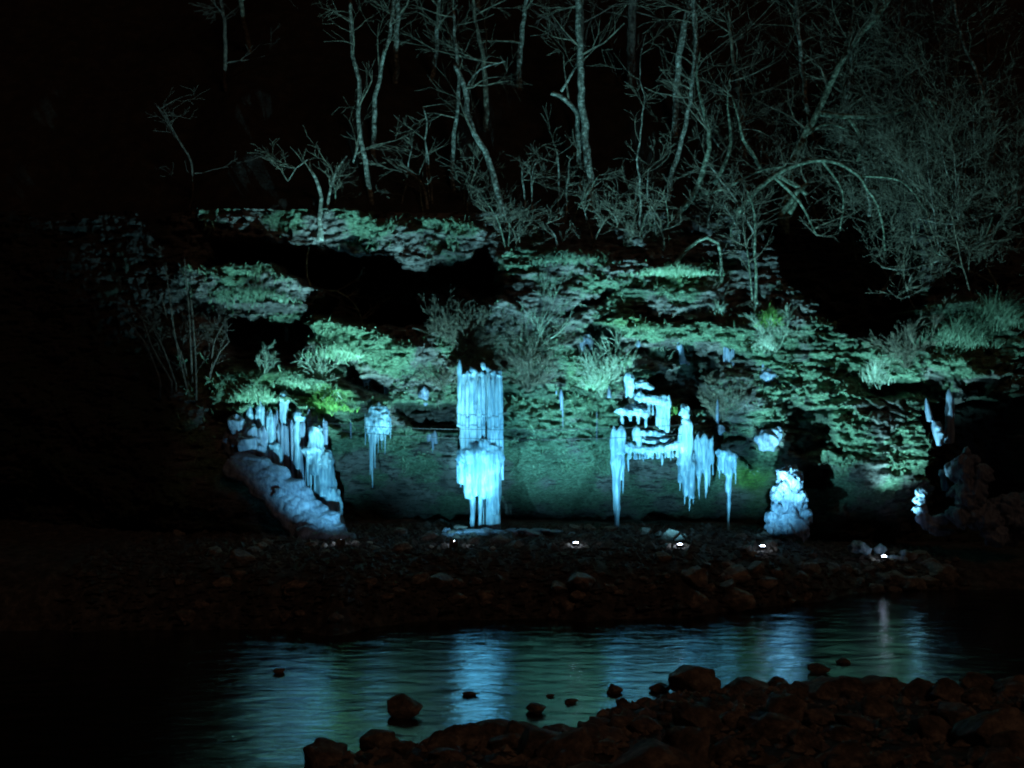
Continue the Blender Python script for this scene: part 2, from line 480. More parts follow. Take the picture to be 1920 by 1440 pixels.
def Y0c(Z): return 0.5 + Z * 0
CY, CM, CD, CV = cliff_y(GX, GZ)
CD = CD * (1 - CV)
nz, nx = CY.shape
V = np.stack([GX.ravel(), CY.ravel(), GZ.ravel()], 1)
ii = (np.arange(nz - 1)[:, None] * nx + np.arange(nx - 1)[None, :]).ravel()
Fq = np.stack([ii, ii + 1, ii + nx + 1, ii + nx], 1)
def grid_obj(name, V, Fq, m):
    me = bpy.data.meshes.new(name)
    me.vertices.add(len(V)); me.vertices.foreach_set("co", V.astype(np.float32).ravel())
    me.loops.add(Fq.size); me.loops.foreach_set("vertex_index", Fq.astype(np.int32).ravel())
    me.polygons.add(len(Fq)); me.polygons.foreach_set("loop_start", np.arange(0, Fq.size, 4, dtype=np.int32))
    me.update(calc_edges=True); me.validate()
    me.polygons.foreach_set("use_smooth", [True] * len(Fq))
    me.materials.append(m)
    o = bpy.data.objects.new(name, me); COL.objects.link(o)
    return o
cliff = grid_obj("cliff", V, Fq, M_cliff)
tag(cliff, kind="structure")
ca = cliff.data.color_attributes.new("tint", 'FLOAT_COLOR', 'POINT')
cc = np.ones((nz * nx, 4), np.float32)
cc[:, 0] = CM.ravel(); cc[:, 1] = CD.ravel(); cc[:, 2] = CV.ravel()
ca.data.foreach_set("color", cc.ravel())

def cliff_at(x, z):
    fx = (x - XS[0]) / DX; fz = (z - ZS[0]) / 0.055
    i = int(min(max(fx, 0), nx - 2)); j = int(min(max(fz, 0), nz - 2))
    a, b_ = min(max(fx - i, 0), 1), min(max(fz - j, 0), 1)
    return (CY[j, i] * (1 - a) + CY[j, i + 1] * a) * (1 - b_) + (CY[j + 1, i] * (1 - a) + CY[j + 1, i + 1] * a) * b_

def hit(px, py, d0=46.0):
    """depth at which the sight line px,py meets the cliff"""
    d = d0
    while d < 60:
        p = P(px, py, d)
        if p.z < ZS[-1] and p.y >= cliff_at(p.x, p.z): return d
        d += 0.05
    return 56.0

# ------------------------------------------------------------------ ground, banks, river, hillside
def shore(tab):
    a = sorted([((px - 960) * (18544.0 / (y - 720)) / FPX, 18544.0 / (y - 720)) for px, y in tab])
    return [p[0] for p in a], [p[1] for p in a]
FAR = shore([(-900, 1180), (0, 1182), (400, 1180), (520, 1176), (620, 1192), (720, 1172), (800, 1163), (900, 1162), (1000, 1158), (1100, 1164), (1200, 1158), (1280, 1158), (1400, 1140), (1530, 1128), (1600, 1112), (1700, 1106), (1920, 1104), (2600, 1100)])
NEAR = shore([(-2400, 1560), (0, 1560), (350, 1500), (560, 1480), (700, 1425), (850, 1398), (1060, 1384), (1130, 1345), (1250, 1322), (1320, 1310), (1450, 1308), (1530, 1305), (1700, 1310), (1920, 1312), (2600, 1320)])
def ground_z(X, Y):
    sf = np.interp(X, *FAR) + 0.35 * noise3(X * .9, 0, 5); sn = np.interp(X, *NEAR) + 0.3 * noise3(X * 1.1, 3, 5)
    rise = np.interp(X, [-20, -8, 6, 10, 13, 20], [2.0, 2.0, 2.0, 1.9, 1.15, 1.0])
    far = rise * (1 - np.exp(-np.maximum(Y - sf, 0) / 1.1))
    u = np.maximum(sn - Y, 0)
    near = 0.10 * u + 0.55 * (1 - np.exp(-u / 1.2))
    near = np.minimum(near, 1.9 + .02 * u) + sstep(3, -5, Y) * 4.0
    mid = -0.55 * sstep(0, 1.5, np.minimum(Y - sn, sf - Y))
    z = np.where(Y > sf, far, np.where(Y < sn, near, mid))
    dry = sstep(-0.5, .8, np.maximum(Y - sf, sn - Y))
    z = z + dry * (0.10 * fbm(X * .8, Y * .8, 1.0, 4) + 0.06 * noise3(X * 3, Y * 3, 2))
    return z
gx = np.arange(-60, 60.01, 0.2); gy = np.arange(-12, 57.01, 0.2)
AX, AY = np.meshgrid(gx, gy)
AZ = ground_z(AX, AY)
n_y, n_x = AX.shape
ii = (np.arange(n_y - 1)[:, None] * n_x + np.arange(n_x - 1)[None, :]).ravel()
g = grid_obj("ground", np.stack([AX.ravel(), AY.ravel(), AZ.ravel()], 1), np.stack([ii, ii + 1, ii + n_x + 1, ii + n_x], 1), M_bank)
tag(g, kind="structure")
def gz(x, y): return float(ground_z(np.array([x * 1.0]), np.array([y * 1.0]))[0])

wx_ = np.arange(-60, 60.01, 0.25); wy_ = np.arange(14, 53, 0.12)
AX, AY = np.meshgrid(wx_, wy_)
AZ = 0.012 * fbm(AX * .9, AY * 1.6, 0.0, 3)
n_y, n_x = AX.shape
ii = (np.arange(n_y - 1)[:, None] * n_x + np.arange(n_x - 1)[None, :]).ravel()
tag(grid_obj("river_water", np.stack([AX.ravel(), AY.ravel(), AZ.ravel()], 1), np.stack([ii, ii + 1, ii + n_x + 1, ii + n_x], 1), M_water), kind="structure")

_top = np.convolve(np.pad(CY[-1], 14, mode='edge'), np.ones(29) / 29, mode='valid')
def hill_top(X): return np.interp(X, XS, _top)
def hill_z(X, Y):
    u = Y - hill_top(X)
    z = np.where(u < 4, 15.45 + u * 1.55, 21.65 + (u - 4) * 0.95)
    return z + 0.5 * fbm(X * .25, Y * .25, 3.0, 4) * sstep(0.3, 2, u)
hx = np.arange(-75, 75.01, 0.3); hu = np.concatenate([np.arange(0, 7, 0.25), np.arange(7, 70, 0.8)])
AX, AU = np.meshgrid(hx, hu); AY = AU + hill_top(AX) ; AZ = hill_z(AX, AY)
AY[0] = np.interp(hx, XS, CY[-1])
n_y, n_x = AX.shape
ii = (np.arange(n_y - 1)[:, None] * n_x + np.arange(n_x - 1)[None, :]).ravel()
tag(grid_obj("hillside", np.stack([AX.ravel(), AY.ravel(), AZ.ravel()], 1), np.stack([ii, ii + 1, ii + n_x + 1, ii + n_x], 1), M_hill), kind="structure")
# side walls of the gorge beyond the cliff
for sx in (-1, 1):
    yy = np.arange(54.5, 20, -0.6) if sx < 0 else np.arange(54.5, 47, -.6)
    zz = np.arange(0, 30, 0.6)
    A, B = np.meshgrid(yy, zz)
    X_ = sx * (25.6 + B * 0.35 + 0.9 * fbm(A * .3, sx * 9, B * .3, 4)) + sx * (55 - A) * (0.02 if sx < 0 else 0.6)
    n_y, n_x = A.shape
    ii = (np.arange(n_y - 1)[:, None] * n_x + np.arange(n_x - 1)[None, :]).ravel()
    tag(grid_obj("gorge_side", np.stack([X_.ravel(), A.ravel(), B.ravel()], 1), np.stack([ii, ii + 1, ii + n_x + 1, ii + n_x], 1), M_hill), kind="structure")

def hillhit(px, py):
    d = hit(px, py)
    p = P(px, py, d)
    if p.z < ZS[-1] - .05: return d + .15
    d = 52.5
    while d < 110:
        p = P(px, py, d)
        if p.z <= float(hill_z(np.array([p.x]), np.array([p.y]))[0]): return d
        d += 0.1
    return 80.0

# ------------------------------------------------------------------ floodlights on the far bank
def rot_to(v):
    return v.to_track_quat('Z', 'Y').to_matrix()
def floodlight(px, py, d, aim, beams, label, gl=1.0):
    p = P(px, py, d)
    p.z = max(p.z, gz(p.x, p.y) + 0.16)
    zb = gz(p.x, p.y)
    root = thing("floodlight", label, "floodlight", (p.x, p.y, zb), "floodlights aimed up at the ice")
    tgt = P(*aim)
    dv = ((tgt - p).normalized() + Vector((0, -.1, .9))).normalized()
    R = rot_to(dv)
    m = MB(); m.box(p, 0.27, 0.19, 0.07, R, 0.02)
    for k in range(5): m.box(p + R @ Vector((-0.12 + 0.06 * k, 0, -0.07)), 0.010, 0.16, 0.04, R)
    m.build("housing", M_metal, root)
    m = MB(); m.blob(p + dv * 0.05, 0.095, 0.07, 0.05, 1, 0.10); m.build("lamp_glass", M_led, root)
    m = MB()
    for s in (-1, 1): m.tube([p + R @ Vector((s * 0.19, 0, 0)), Vector((p.x + s * 0.19, p.y, zb - .03))], [0.012, 0.012], 6)
    m.tube([Vector((p.x - .2, p.y, zb + .03)), Vector((p.x + .2, p.y, zb + .03))], [0.014, 0.014], 6)
    m.build("bracket", M_metal, root)
    m = MB(); q = [p + R @ Vector((0.1, 0, -0.08))]
    for k in range(1, 9):
        x_ = p.x + 0.12 * k; y_ = p.y - 0.05 * k + 0.05 * math.sin(k * 2)
        q.append(Vector((x_, y_, gz(x_, y_) + 0.03)))
    m.tube(q, [0.012] * 9, 5); m.build("power_cable", M_cable, root)
    for (ax, ay, ad_, power, size, blend, colr) in beams:
        ld = bpy.data.lights.new("beam", 'SPOT')
        ld.energy = power; ld.spot_size = math.radians(size); ld.spot_blend = blend
        ld.color = colr; ld.shadow_soft_size = 0.05
        lo = bpy.data.objects.new("beam", ld); COL.objects.link(lo); lo.parent = root
        lp = p + dv * 0.24
        lo.location = lp - root.location
        lo.rotation_euler = (P(ax, ay, ad_) - lp).to_track_quat('-Z', 'Y').to_euler()
    return root
CB = (0.18, 0.64, 0.90)
CT = (0.24, 0.64, 0.74)
DL = 45.4
floodlight(640, 1034, DL, (590, 830, 51), [(590, 770, 52, 2200, 74, .8, CB), (500, 470, 53, 15000, 60, 1, CT)], "small floodlight at the foot of the ice slope, leftmost of the row")
floodlight(850, 1027, DL, (885, 850, 51), [(885, 825, 51, 3200, 84, .8, CB), (894, 890, 50.4, 7500, 27, 1, CB), (720, 500, 53, 17000, 60, 1, CT)], "floodlight half hidden by pale stones in front of the big ice column")
floodlight(1080, 1021, DL, (1050, 800, 52), [(1040, 740, 52, 5600, 84, .8, CB), (1080, 560, 53, 16000, 52, 1, CT)], "floodlight between the big ice column and the long thin icicle")
floodlight(1275, 1024, DL, (1250, 800, 52), [(1240, 785, 52, 3600, 84, .8, CB), (1260, 570, 53, 17000, 54, 1, CT)], "floodlight below the arched ice curtain, third from the right")
floodlight(1430, 1027, 46.3, (1450, 800, 52), [(1450, 785, 52, 2900, 84, .8, CB), (1580, 640, 53, 17000, 58, 1, CT)], "floodlight just left of the knobbly ice mound")
floodlight(1658, 1046, 49.0, (1620, 850, 52.5), [(1690, 780, 54, 110, 80, 1, (.35, .6, .95)), (1800, 470, 55, 10000, 54, 1, CT)], "brightest floodlight beside the snowy lump, rightmost of the row")

# ------------------------------------------------------------------ ice
def drip(m, px, yt, yb, wt, wb, d, seed, lean=0.0, bulge=0.0, n=10, dy=0.0):
    """one hanging or standing ice rib from yt to yb (photo pixels), widths in pixels"""
    k = max(5, int((yb - yt) / 6) + 3)
    pts, rad = [], []
    r_ = random.Random(seed)
    ph, ph2 = r_.random() * 6, r_.random() * 50
    for i in range(k):
        t_ = i / (k - 1)
        y = yt + (yb - yt) * t_
        x = px + lean * t_ + math.sin(t_ * 5 + ph) * wt * 0.05
        w_ = wt + (wb - wt) * (t_ ** 0.85)
        w_ *= 1 + 0.10 * math.sin(t_ * (yb - yt) * 0.16 + ph) + 0.10 * float(noise3(ph2, t_ * (yb - yt) * .07, 1.1)) * 1.5
        w_ += bulge * math.exp(-((t_ - 0.25) / 0.2) ** 2)
        w_ *= (0.15, 0.55, 0.85)[i] if i < 3 else 1
        pts.append(P(x, y, d + dy * t_)); rad.append(max(w_, 0.9) * 0.5 * d / FPX)
    m.tube(pts, rad, n, True, ph, wob=lambda i, j: 0.10 * math.sin(j * 2.6 + ph) + 0.05 * math.sin(j * 4.1 + i * .5))

def ice(name, label, d, body=(), spikes=(), blobs=(), m=None, group=None, fill=(), cat="ice", melt=5):
    """body / spikes: (px, ytop, ybottom, wtop, wbottom[, lean, depth offset]); blobs: (px, py, rx, ry)
    fill: (x0, x1, ytop0, ytop1, ybot0, ybot1, w, n) many ribs side by side"""
    m = m or M_ice
    allx = [s[0] for s in list(body) + list(spikes) + list(blobs)] + [f[0] for f in fill]
    ally = [s[2] for s in list(body) + list(spikes)] + [b_[1] + b_[3] for b_ in blobs] + [max(f[4], f[5]) for f in fill]
    base = P(sum(allx) / len(allx), max(ally), d)
    root = thing(name, label, cat, base, group)
    mb = MB(); sd = int(base.x * 100) % 9973
    R = random.Random(sd)
    for f in fill:
        x0, x1, t0, t1, b0, b1, w_, n_ = f
        for k in range(n_):
            u = (k + 0.5 + R.uniform(-.4, .4)) / n_
            drip(mb, x0 + (x1 - x0) * u, t0 + (t1 - t0) * u + R.uniform(-8, 6), b0 + (b1 - b0) * u + R.uniform(-1, 1) * 0.06 * abs(b0 - t0) ,
                 w_ * R.uniform(.7, 1.3), w_ * R.uniform(.5, 1.0), d + R.uniform(-.14, .14), R.randint(0, 9999), n=8)
    for s in body:
        s = tuple(s) + (0, 0)[len(s) - 5:] if len(s) < 7 else s
        drip(mb, s[0], s[1], s[2], s[3], s[4], d + s[6], R.randint(0, 9999), s[5])
    for b_ in blobs:
        dd = d + (b_[4] if len(b_) > 4 else 0)
        k = dd / FPX
        mb.blob(P(b_[0], b_[1], dd), b_[2] * k, (b_[5] if len(b_) > 5 else min(b_[2], b_[3])) * k, b_[3] * k, R.randint(0, 99), 0.26, 1.7, 18, 12)
    if mb.v:
        o = mb.build("ice_body", m, root)
        rm = o.modifiers.new("fuse", 'REMESH'); rm.mode = 'VOXEL'; rm.voxel_size = 0.03; rm.use_smooth_shade = True
        sm = o.modifiers.new("melt", 'SMOOTH'); sm.factor = 0.5; sm.iterations = melt
    for s in spikes:
        s = tuple(s) + (0, 0)[len(s) - 5:] if len(s) < 7 else s
        q = MB(); drip(q, s[0], s[1], s[2], s[3], s[4], d + s[6], R.randint(0, 9999), s[5])
        q.build("icicle", m, root)
    return root

# the great column
ice("ice_column", "tall glowing blue-white ice column reaching from the ledge to the ground, largest ice in view", 50.4,
    body=[(862, 672, 800, 9, 12), (869, 700, 835, 13, 14), (880, 702, 840, 15, 18), (893, 698, 842, 14, 18), (903, 694, 840, 12, 12),
          (922, 700, 838, 15, 20), (934, 697, 836, 14, 12), (888, 704, 845, 10, 14), (912, 720, 760, 8, 3, 0, .2),
          # swollen skirt
          (866, 838, 902, 16, 5), (878, 834, 935, 28, 12, 0, -.15), (893, 832, 930, 34, 16, 2, -.3), (908, 836, 935, 28, 12, 0, -.25),
          (926, 834, 965, 32, 20, 0, -.2), (936, 840, 940, 16, 10, 0, .05), (920, 900, 990, 16, 18, 0, -.15), (930, 900, 992, 18, 17, 0, -.1),
          (885, 880, 991, 18, 8, 1, -.1), (901, 900, 990, 12, 8, 0, -.12), (940, 690, 700, 3, 3), (868, 720, 900, 7, 6, -2, -.12), (876, 712, 930, 8, 7, 0, -.2), (899, 706, 925, 7, 8, 1, -.2), (917, 700, 940, 8, 9, 1, -.22), (931, 704, 960, 9, 9, 2, -.16), (940, 708, 900, 5, 6, 3, -.05)],
    fill=[(864, 940, 698, 696, 770, 790, 5, 20), (860, 938, 850, 848, 905, 925, 6, 18), (918, 938, 900, 915, 988, 992, 5, 5), (864, 940, 715, 715, 836, 838, 4, 14)],
    blobs=[(884, 852, 14, 18, -.25, 10), (904, 842, 13, 18, -.3, 10), (925, 854, 16, 20, -.25, 10), (866, 858, 11, 15, -.1), (938, 858, 8, 16, -.1), (876, 704, 9, 7), (889, 698, 6, 8), (903, 701, 7, 6), (926, 700, 12, 6), (934, 704, 8, 8), (906, 686, 5, 7), (884, 694, 5, 6), (914, 692, 4, 5)],
    spikes=[(858, 860, 906, 6, 2), (864, 862, 914, 6, 2), (872, 880, 918, 6, 2), (879, 900, 938, 5, 2), (907, 900, 988, 4, 2), (912, 900, 984, 4, 2)])

ice("hanging_ice", "domed white ice cap with one long tapering icicle, left of the big column", 51.0,
    body=[(693, 785, 830, 14, 6), (704, 780, 832, 18, 8), (716, 782, 826, 18, 7), (727, 785, 815, 12, 5)],
    blobs=[(706, 770, 15, 14, .1), (710, 780, 21, 17, 0, 14), (722, 790, 12, 14), (696, 792, 11, 16), (712, 795, 17, 18)],
    fill=[(688, 732, 792, 792, 815, 812, 5, 10)],
    spikes=[(685, 775, 834, 5, 1.5), (698, 800, 914, 13, 1.5), (694, 800, 890, 6, 1.5), (703, 800, 878, 6, 1.5), (709, 800, 850, 4, 1), (716, 800, 843, 4, 1), (722, 800, 852, 5, 1), (732, 780, 822, 5, 1.5)])

ice("stepped_ice", "staircase of thick white icicles at the left cave edge, above the ice slope", 50.2,
    body=[(590, 795, 840, 20, 26), (598, 802, 850, 14, 22), (582, 830, 870, 18, 20), (596, 838, 890, 26, 28), (606, 848, 930, 24, 32, 4), (618, 870, 960, 16, 28, 4, .1),
          (612, 900, 990, 24, 34, 4), (630, 920, 996, 18, 24, 4), (604, 920, 978, 14, 12), (621, 940, 996, 10, 14)],
    blobs=[(592, 806, 12, 12), (588, 846, 20, 14), (608, 866, 17, 20), (625, 930, 14, 18)],
    fill=[(575, 604, 830, 840, 872, 900, 6, 8), (590, 628, 860, 880, 925, 950, 5, 9), (598, 640, 910, 940, 985, 996, 5, 10)],
    spikes=[(577, 850, 922, 8, 2), (583, 850, 936, 6, 2), (590, 870, 942, 6, 2), (597, 900, 965, 7, 3)])

ice("ice_pillar", "broad rounded ice lobe hanging below the left moss ledge, nearest the ice slope", 50.3,
    body=[(508, 835, 894, 16, 12), (519, 832, 904, 22, 14), (526, 838, 890, 12, 10)],
    fill=[(502, 530, 838, 834, 885, 895, 5, 7)], blobs=[(515, 838, 13, 8)], spikes=[(514, 860, 906, 8, 3)])
ice("ice_pillar", "slim pointed ice lobe between the broad lobe and the stepped ice", 50.5,
    body=[(557, 770, 830, 11, 14), (558, 812, 880, 15, 11), (554, 815, 870, 9, 7)], blobs=[(558, 778, 8, 10), (566, 784, 7, 6), (557, 800, 7, 10)],
    spikes=[(559, 850, 898, 9, 1.5)])
ice("ice_pillar", "upright ice stub with a bright rounded head under the grassy ledge", 51.0,
    body=[(530, 732, 800, 14, 10), (536, 740, 796, 10, 7), (524, 780, 800, 8, 9)], blobs=[(532, 744, 9, 11), (540, 750, 7, 8)], fill=[(524, 542, 745, 745, 798, 800, 4, 5)])
ice("ice_fringe", "small fan of icicles behind the broad rounded lobe", 50.9,
    fill=[(522, 548, 806, 808, 850, 846, 6, 7)], blobs=[(534, 808, 16, 5)], spikes=[(538, 820, 858, 5, 1), (545, 820, 852, 4, 1), (530, 820, 848, 4, 1)])
for (x, yt, yb, wd, lab) in [(468, 757, 822, 16, "knobbly ice stump, leftmost of three in a row on the left ledge"),
                             (488, 750, 818, 15, "knobbly ice stump, middle of three in a row on the left ledge"),
                             (507, 765, 835, 14, "knobbly ice stump, right of three in a row on the left ledge"),
                             (450, 780, 840, 14, "low ice stump at the far left end of the ice group")]:
    ice("ice_stump", lab, 50.4, m=M_ice, group="knobbly ice stumps on the left ledge",
        body=[(x, yt, yb, wd * .55, wd * .8), (x - 4, yt + 16, yb, wd * .4, wd * .6), (x + 4, yt + 9, yb, wd * .4, wd * .5), (x + 1, yt + 30, yb, wd * .9, wd)],
        fill=[(x - wd * .5, x + wd * .5, yt + 12, yt + 12, yb, yb, 4, 5)], melt=3,
        blobs=[(x + rnd.uniform(-3, 3), yt + (yb - yt) * q, wd * rnd.uniform(.3, .5), rnd.uniform(5, 9)) for q in (.25, .45, .65, .85)])
ice("ice_mound", "bulging blue-grey ice mass at the far left of the cave", 50.0, m=M_dice,
    blobs=[(442, 800, 16, 24), (436, 835, 18, 30), (460, 840, 26, 36, -.1), (480, 850, 22, 30), (450, 872, 26, 20, -.2), (430, 870, 12, 18), (490, 828, 12, 26), (474, 818, 12, 22)],
    fill=[(455, 494, 800, 810, 870, 888, 7, 10)], spikes=[(484, 850, 892, 8, 3), (470, 850, 896, 7, 3)])

R_ = random.Random(77)
ice("ice_curtain", "rough bluish curtain of short merged icicles behind the knobbly stumps at the left cave edge", 50.7, m=M_dice, melt=3,
    body=[(R_.uniform(436, 560), 0, 0, 0, 0)] [:0] + [(x, 770 + R_.uniform(-6, 30), 850 + (x - 430) * .28 + R_.uniform(-25, 30), R_.uniform(6, 12), R_.uniform(3, 7), R_.uniform(-2, 2), R_.uniform(-.25, .2)) for x in [432 + k * 4.6 for k in range(40)]])
# frozen flow on the left slope
root = thing("frozen_flow", "long blue-grey sheet of ice running down the left slope to the stones", "ice", P(650, 1035, 46.8))
mb = MB()
path = [(436, 862, 34, 48.6), (480, 885, 40, 48.4), (515, 910, 46, 48.2), (545, 940, 50, 48.1), (568, 968, 50, 48.1), (590, 990, 56, 47.7), (612, 1008, 50, 47.3), (640, 1022, 36, 46.9), (672, 1030, 12, 46.7)]
def smooth_path(path, k):
    out = []
    for i in range(len(path) - 1):
        for j in range(k):
            u = j / k
            out.append(tuple(path[i][q] * (1 - u) + path[i + 1][q] * u for q in range(4)))
    out.append(path[-1]); return out
rows = smooth_path(path, 16); NW = 60
for i, (x, y, wd, d) in enumerate(rows):
    for j in range(NW):
        v = (j / (NW - 1)) * 2 - 1
        ex = 1 + 0.30 * float(noise3(i * .10, v * 1.1, 4)) + 0.06 * float(noise3(i * .22, v * .8, 9))
        c_ = P(x + v * wd * 0.62 * ex, y - v * wd * 0.62 * ex * .95, d + (v * .5 + .5) * 0.9)
        up = (1 - v * v) ** 0.5 * 0.30 + 0.07 * float(fbm(i * .09, v * 2.6, 2.0, 3)) + 0.03 * abs(float(fbm(i * .20, v * 6, 7.0, 4))) - 0.1
        mb.v.append(c_ + Vector((-.3, -.8, .5)) * up)
for i in range(len(rows) - 1):
    for j in range(NW - 1):
        a = i * NW + j; mb.f.append((a, a + 1, a + NW + 1, a + NW))
fl = mb.build("ice_sheet", M_dice, root)
sol = fl.modifiers.new("thick", 'SOLIDIFY'); sol.thickness = 0.25; sol.offset = 1
mb = MB()
for (x, y, r) in [(575, 1000, 20), (600, 1012, 24), (560, 975, 14), (628, 1018, 18), (540, 950, 12), (655, 1026, 14), (585, 1022, 14), (520, 925, 12)]:
    mb.blob(P(x, y, 47.7 if x > 560 else 48.4), r * .021, r * .018, r * .018, x, .3, 1.6)
mb.build("ice_lump", M_dice, root)

# small pieces above on the left and centre
def small(label, d, **kw): return ice("small_icicles", label, hit(*d) - 0.15 if isinstance(d, tuple) else d, m=kw.pop('m', M_dice), **kw)
small("short ice stub just above the domed ice cap", (685, 720), body=[(682, 708, 735, 7, 5), (690, 712, 733, 6, 3)], blobs=[(686, 712, 8, 5)])
small("narrow upright ice slab right of the short stub, above the domed cap", (727, 730), body=[(723, 692, 750, 7, 6), (729, 692, 745, 7, 5)], blobs=[(735, 730, 5, 8)])
small("rounded dim ice knob on dark rock right of the domed cap", (795, 740), blobs=[(795, 738, 11, 13), (798, 748, 7, 12)])
small("faint short ice cone on the wall left of the big column", (811, 815), body=[(805, 806, 828, 14, 8), (816, 806, 832, 14, 8)], spikes=[(811, 815, 848, 10, 2)])
small("thin lone icicle on the wall left of the domed cap", (658, 800), spikes=[(658, 785, 830, 5, 1)])
small("ghostly ice finger below the upper left grass ledge, under a bent branch", (540, 620), m=M_dice, body=[(541, 566, 600, 8, 14), (537, 590, 640, 15, 8)], blobs=[(540, 600, 10, 14)])
small("thin hooked icicle on the matted slope right of the big column", (1055, 760), body=[(1043, 728, 740, 5, 4), (1052, 728, 770, 10, 4)], spikes=[(1055, 745, 808, 4, 1)])
small("very thin icicle left of the twin-headed ice shelf", (1083, 800), m=M_gice, spikes=[(1119, 770, 828, 2.5, 1)])
small("small arched ice hood in the dark niche", (1100, 650), m=M_gice, blobs=[(1100, 636, 11, 8), (1092, 646, 5, 12), (1109, 646, 5, 12)])
small("dim ice block beside the arched hood", (1125, 668), m=M_gice, body=[(1118, 652, 684, 14, 10), (1130, 650, 690, 14, 10)], blobs=[(1125, 662, 14, 10)])
small("leaning ice spire on the upper ledge, tallest of the small pieces", (1272, 650), body=[(1270, 616, 655, 5, 10, 3), (1274, 640, 682, 10, 14, 8)], blobs=[(1270, 620, 4, 5), (1290, 682, 4, 4)])
small("tiny ice knob left of the leaning spire", (1196, 645), blobs=[(1196, 645, 5, 7)])
small("ragged ice fringe right of the leaning spire", (1365, 668), m=M_dice, fill=[(1355, 1376, 645, 648, 690, 698, 5, 6)])
small("fan of grey icicles on the right strata, widest of the small pieces", (1445, 710), m=M_dice, fill=[(1426, 1464, 684, 700, 735, 728, 8, 7)], blobs=[(1440, 705, 14, 16)], spikes=[(1430, 678, 735, 7, 3), (1441, 690, 748, 7, 3)])
small("thin ice rod above the spiked ice cap", (1346, 780), body=[(1345, 748, 800, 8, 5)], blobs=[(1350, 806, 9, 9)])
small("small conical ice tip in the niche left of the twin heads", (1142, 738), m=M_gice, spikes=[(1142, 722, 746, 3, 9)])
small("squarish pale ice block above the right cave edge", (1442, 825), m=M_dice, body=[(1430, 805, 842, 20, 14), (1446, 803, 846, 24, 18)], blobs=[(1440, 824, 22, 18), (1455, 815, 12, 14)])

ice("rounded_ice", "rounded white ice head at the top of the right-hand ice group", 51.2,
    body=[(1176, 704, 742, 14, 8), (1184, 706, 745, 14, 8)], blobs=[(1179, 712, 10, 13)], fill=[(1170, 1188, 712, 712, 745, 745, 4, 5)])
ice("ice_shelf", "snow-white ice shelf with a curtain on its right end, upper right group", 51.1,
    body=[(1198, 738, 768, 14, 8), (1212, 742, 772, 14, 8), (1240, 744, 805, 12, 10), (1250, 742, 812, 14, 9)],
    blobs=[(1203, 722, 17, 10, .3, 14), (1218, 728, 10, 8, .3), (1198, 744, 11, 11), (1212, 748, 12, 9), (1228, 750, 12, 9), (1243, 750, 13, 10), (1252, 756, 7, 10)],
    fill=[(1190, 1225, 745, 748, 768, 778, 5, 8), (1230, 1257, 746, 744, 800, 808, 5, 7)],
    spikes=[(1234, 750, 800, 5, 1.5), (1247, 770, 812, 6, 1.5), (1253, 770, 806, 5, 2)])
ice("ice_shelf", "small drooping ice shelf with stubby legs below the upper shelf", 50.8,
    body=[(1166, 776, 796, 10, 6), (1182, 774, 790, 12, 6), (1196, 772, 796, 10, 5), (1211, 772, 802, 9, 5)],
    blobs=[(1163, 770, 10, 7), (1177, 772, 12, 9), (1194, 771, 12, 9), (1208, 775, 9, 9), (1186, 764, 16, 6, .2)])
ice("arched_ice", "wide arched ice curtain on two long legs in the right cave mouth", 50.5,
    body=[(1151, 798, 870, 12, 16), (1165, 796, 850, 16, 18), (1158, 845, 992, 24, 9, -3), (1166, 850, 900, 14, 6), (1192, 798, 826, 18, 12), (1198, 800, 835, 12, 10),
          (1280, 790, 870, 16, 22), (1290, 780, 880, 14, 20), (1283, 850, 930, 28, 16, 6), (1295, 860, 935, 20, 12, 3)],
    blobs=[(1200, 828, 14, 8, .3), (1224, 830, 16, 8, .3), (1250, 828, 16, 8, .3), (1178, 838, 12, 8), (1196, 842, 18, 7), (1216, 845, 20, 7), (1238, 842, 20, 7), (1258, 838, 18, 7), (1274, 834, 14, 9), (1283, 772, 10, 13), (1286, 790, 9, 11), (1222, 813, 12, 7, .5), (1238, 817, 13, 7, .5), (1205, 812, 10, 7, .4), (1155, 994, 11, 4)],
    fill=[(1148, 1174, 846, 848, 890, 880, 6, 6), (1176, 1270, 842, 840, 862, 858, 7, 18), (1270, 1302, 840, 850, 900, 925, 6, 10)],
    spikes=[(1162, 870, 940, 9, 1.5), (1168, 860, 925, 7, 1.5), (1178, 850, 884, 7, 1.5), (1206, 850, 866, 8, 1), (1241, 850, 874, 12, 1), (1258, 848, 864, 7, 1),
            (1275, 880, 920, 6, 1.5), (1284, 890, 946, 7, 1.5), (1293, 890, 958, 8, 1.5), (1300, 890, 945, 6, 1.5)])
ice("hanging_ice", "pair of merged ice lobes between the arched curtain and the spiked cap", 50.9,
    body=[(1308, 814, 890, 16, 14), (1320, 812, 880, 18, 16), (1333, 820, 870, 12, 10), (1324, 870, 925, 14, 5), (1310, 870, 918, 12, 5)],
    fill=[(1302, 1338, 814, 822, 885, 890, 5, 10)], spikes=[(1311, 890, 936, 6, 1.5), (1323, 890, 935, 7, 1.5), (1330, 880, 912, 5, 1.5)])
ice("hanging_ice", "round ice cap with a single needle reaching the ground, right cave mouth", 50.6,
    body=[(1352, 846, 880, 14, 8), (1365, 842, 890, 22, 14), (1376, 850, 885, 12, 8), (1366, 870, 925, 18, 10)],
    blobs=[(1355, 850, 14, 9), (1370, 856, 13, 10), (1366, 998, 9, 3)], fill=[(1346, 1380, 852, 856, 885, 892, 5, 8)],
    spikes=[(1366, 900, 997, 11, 3), (1349, 870, 898, 5, 1), (1379, 870, 908, 5, 1)])
R_ = random.Random(4)
bl = []
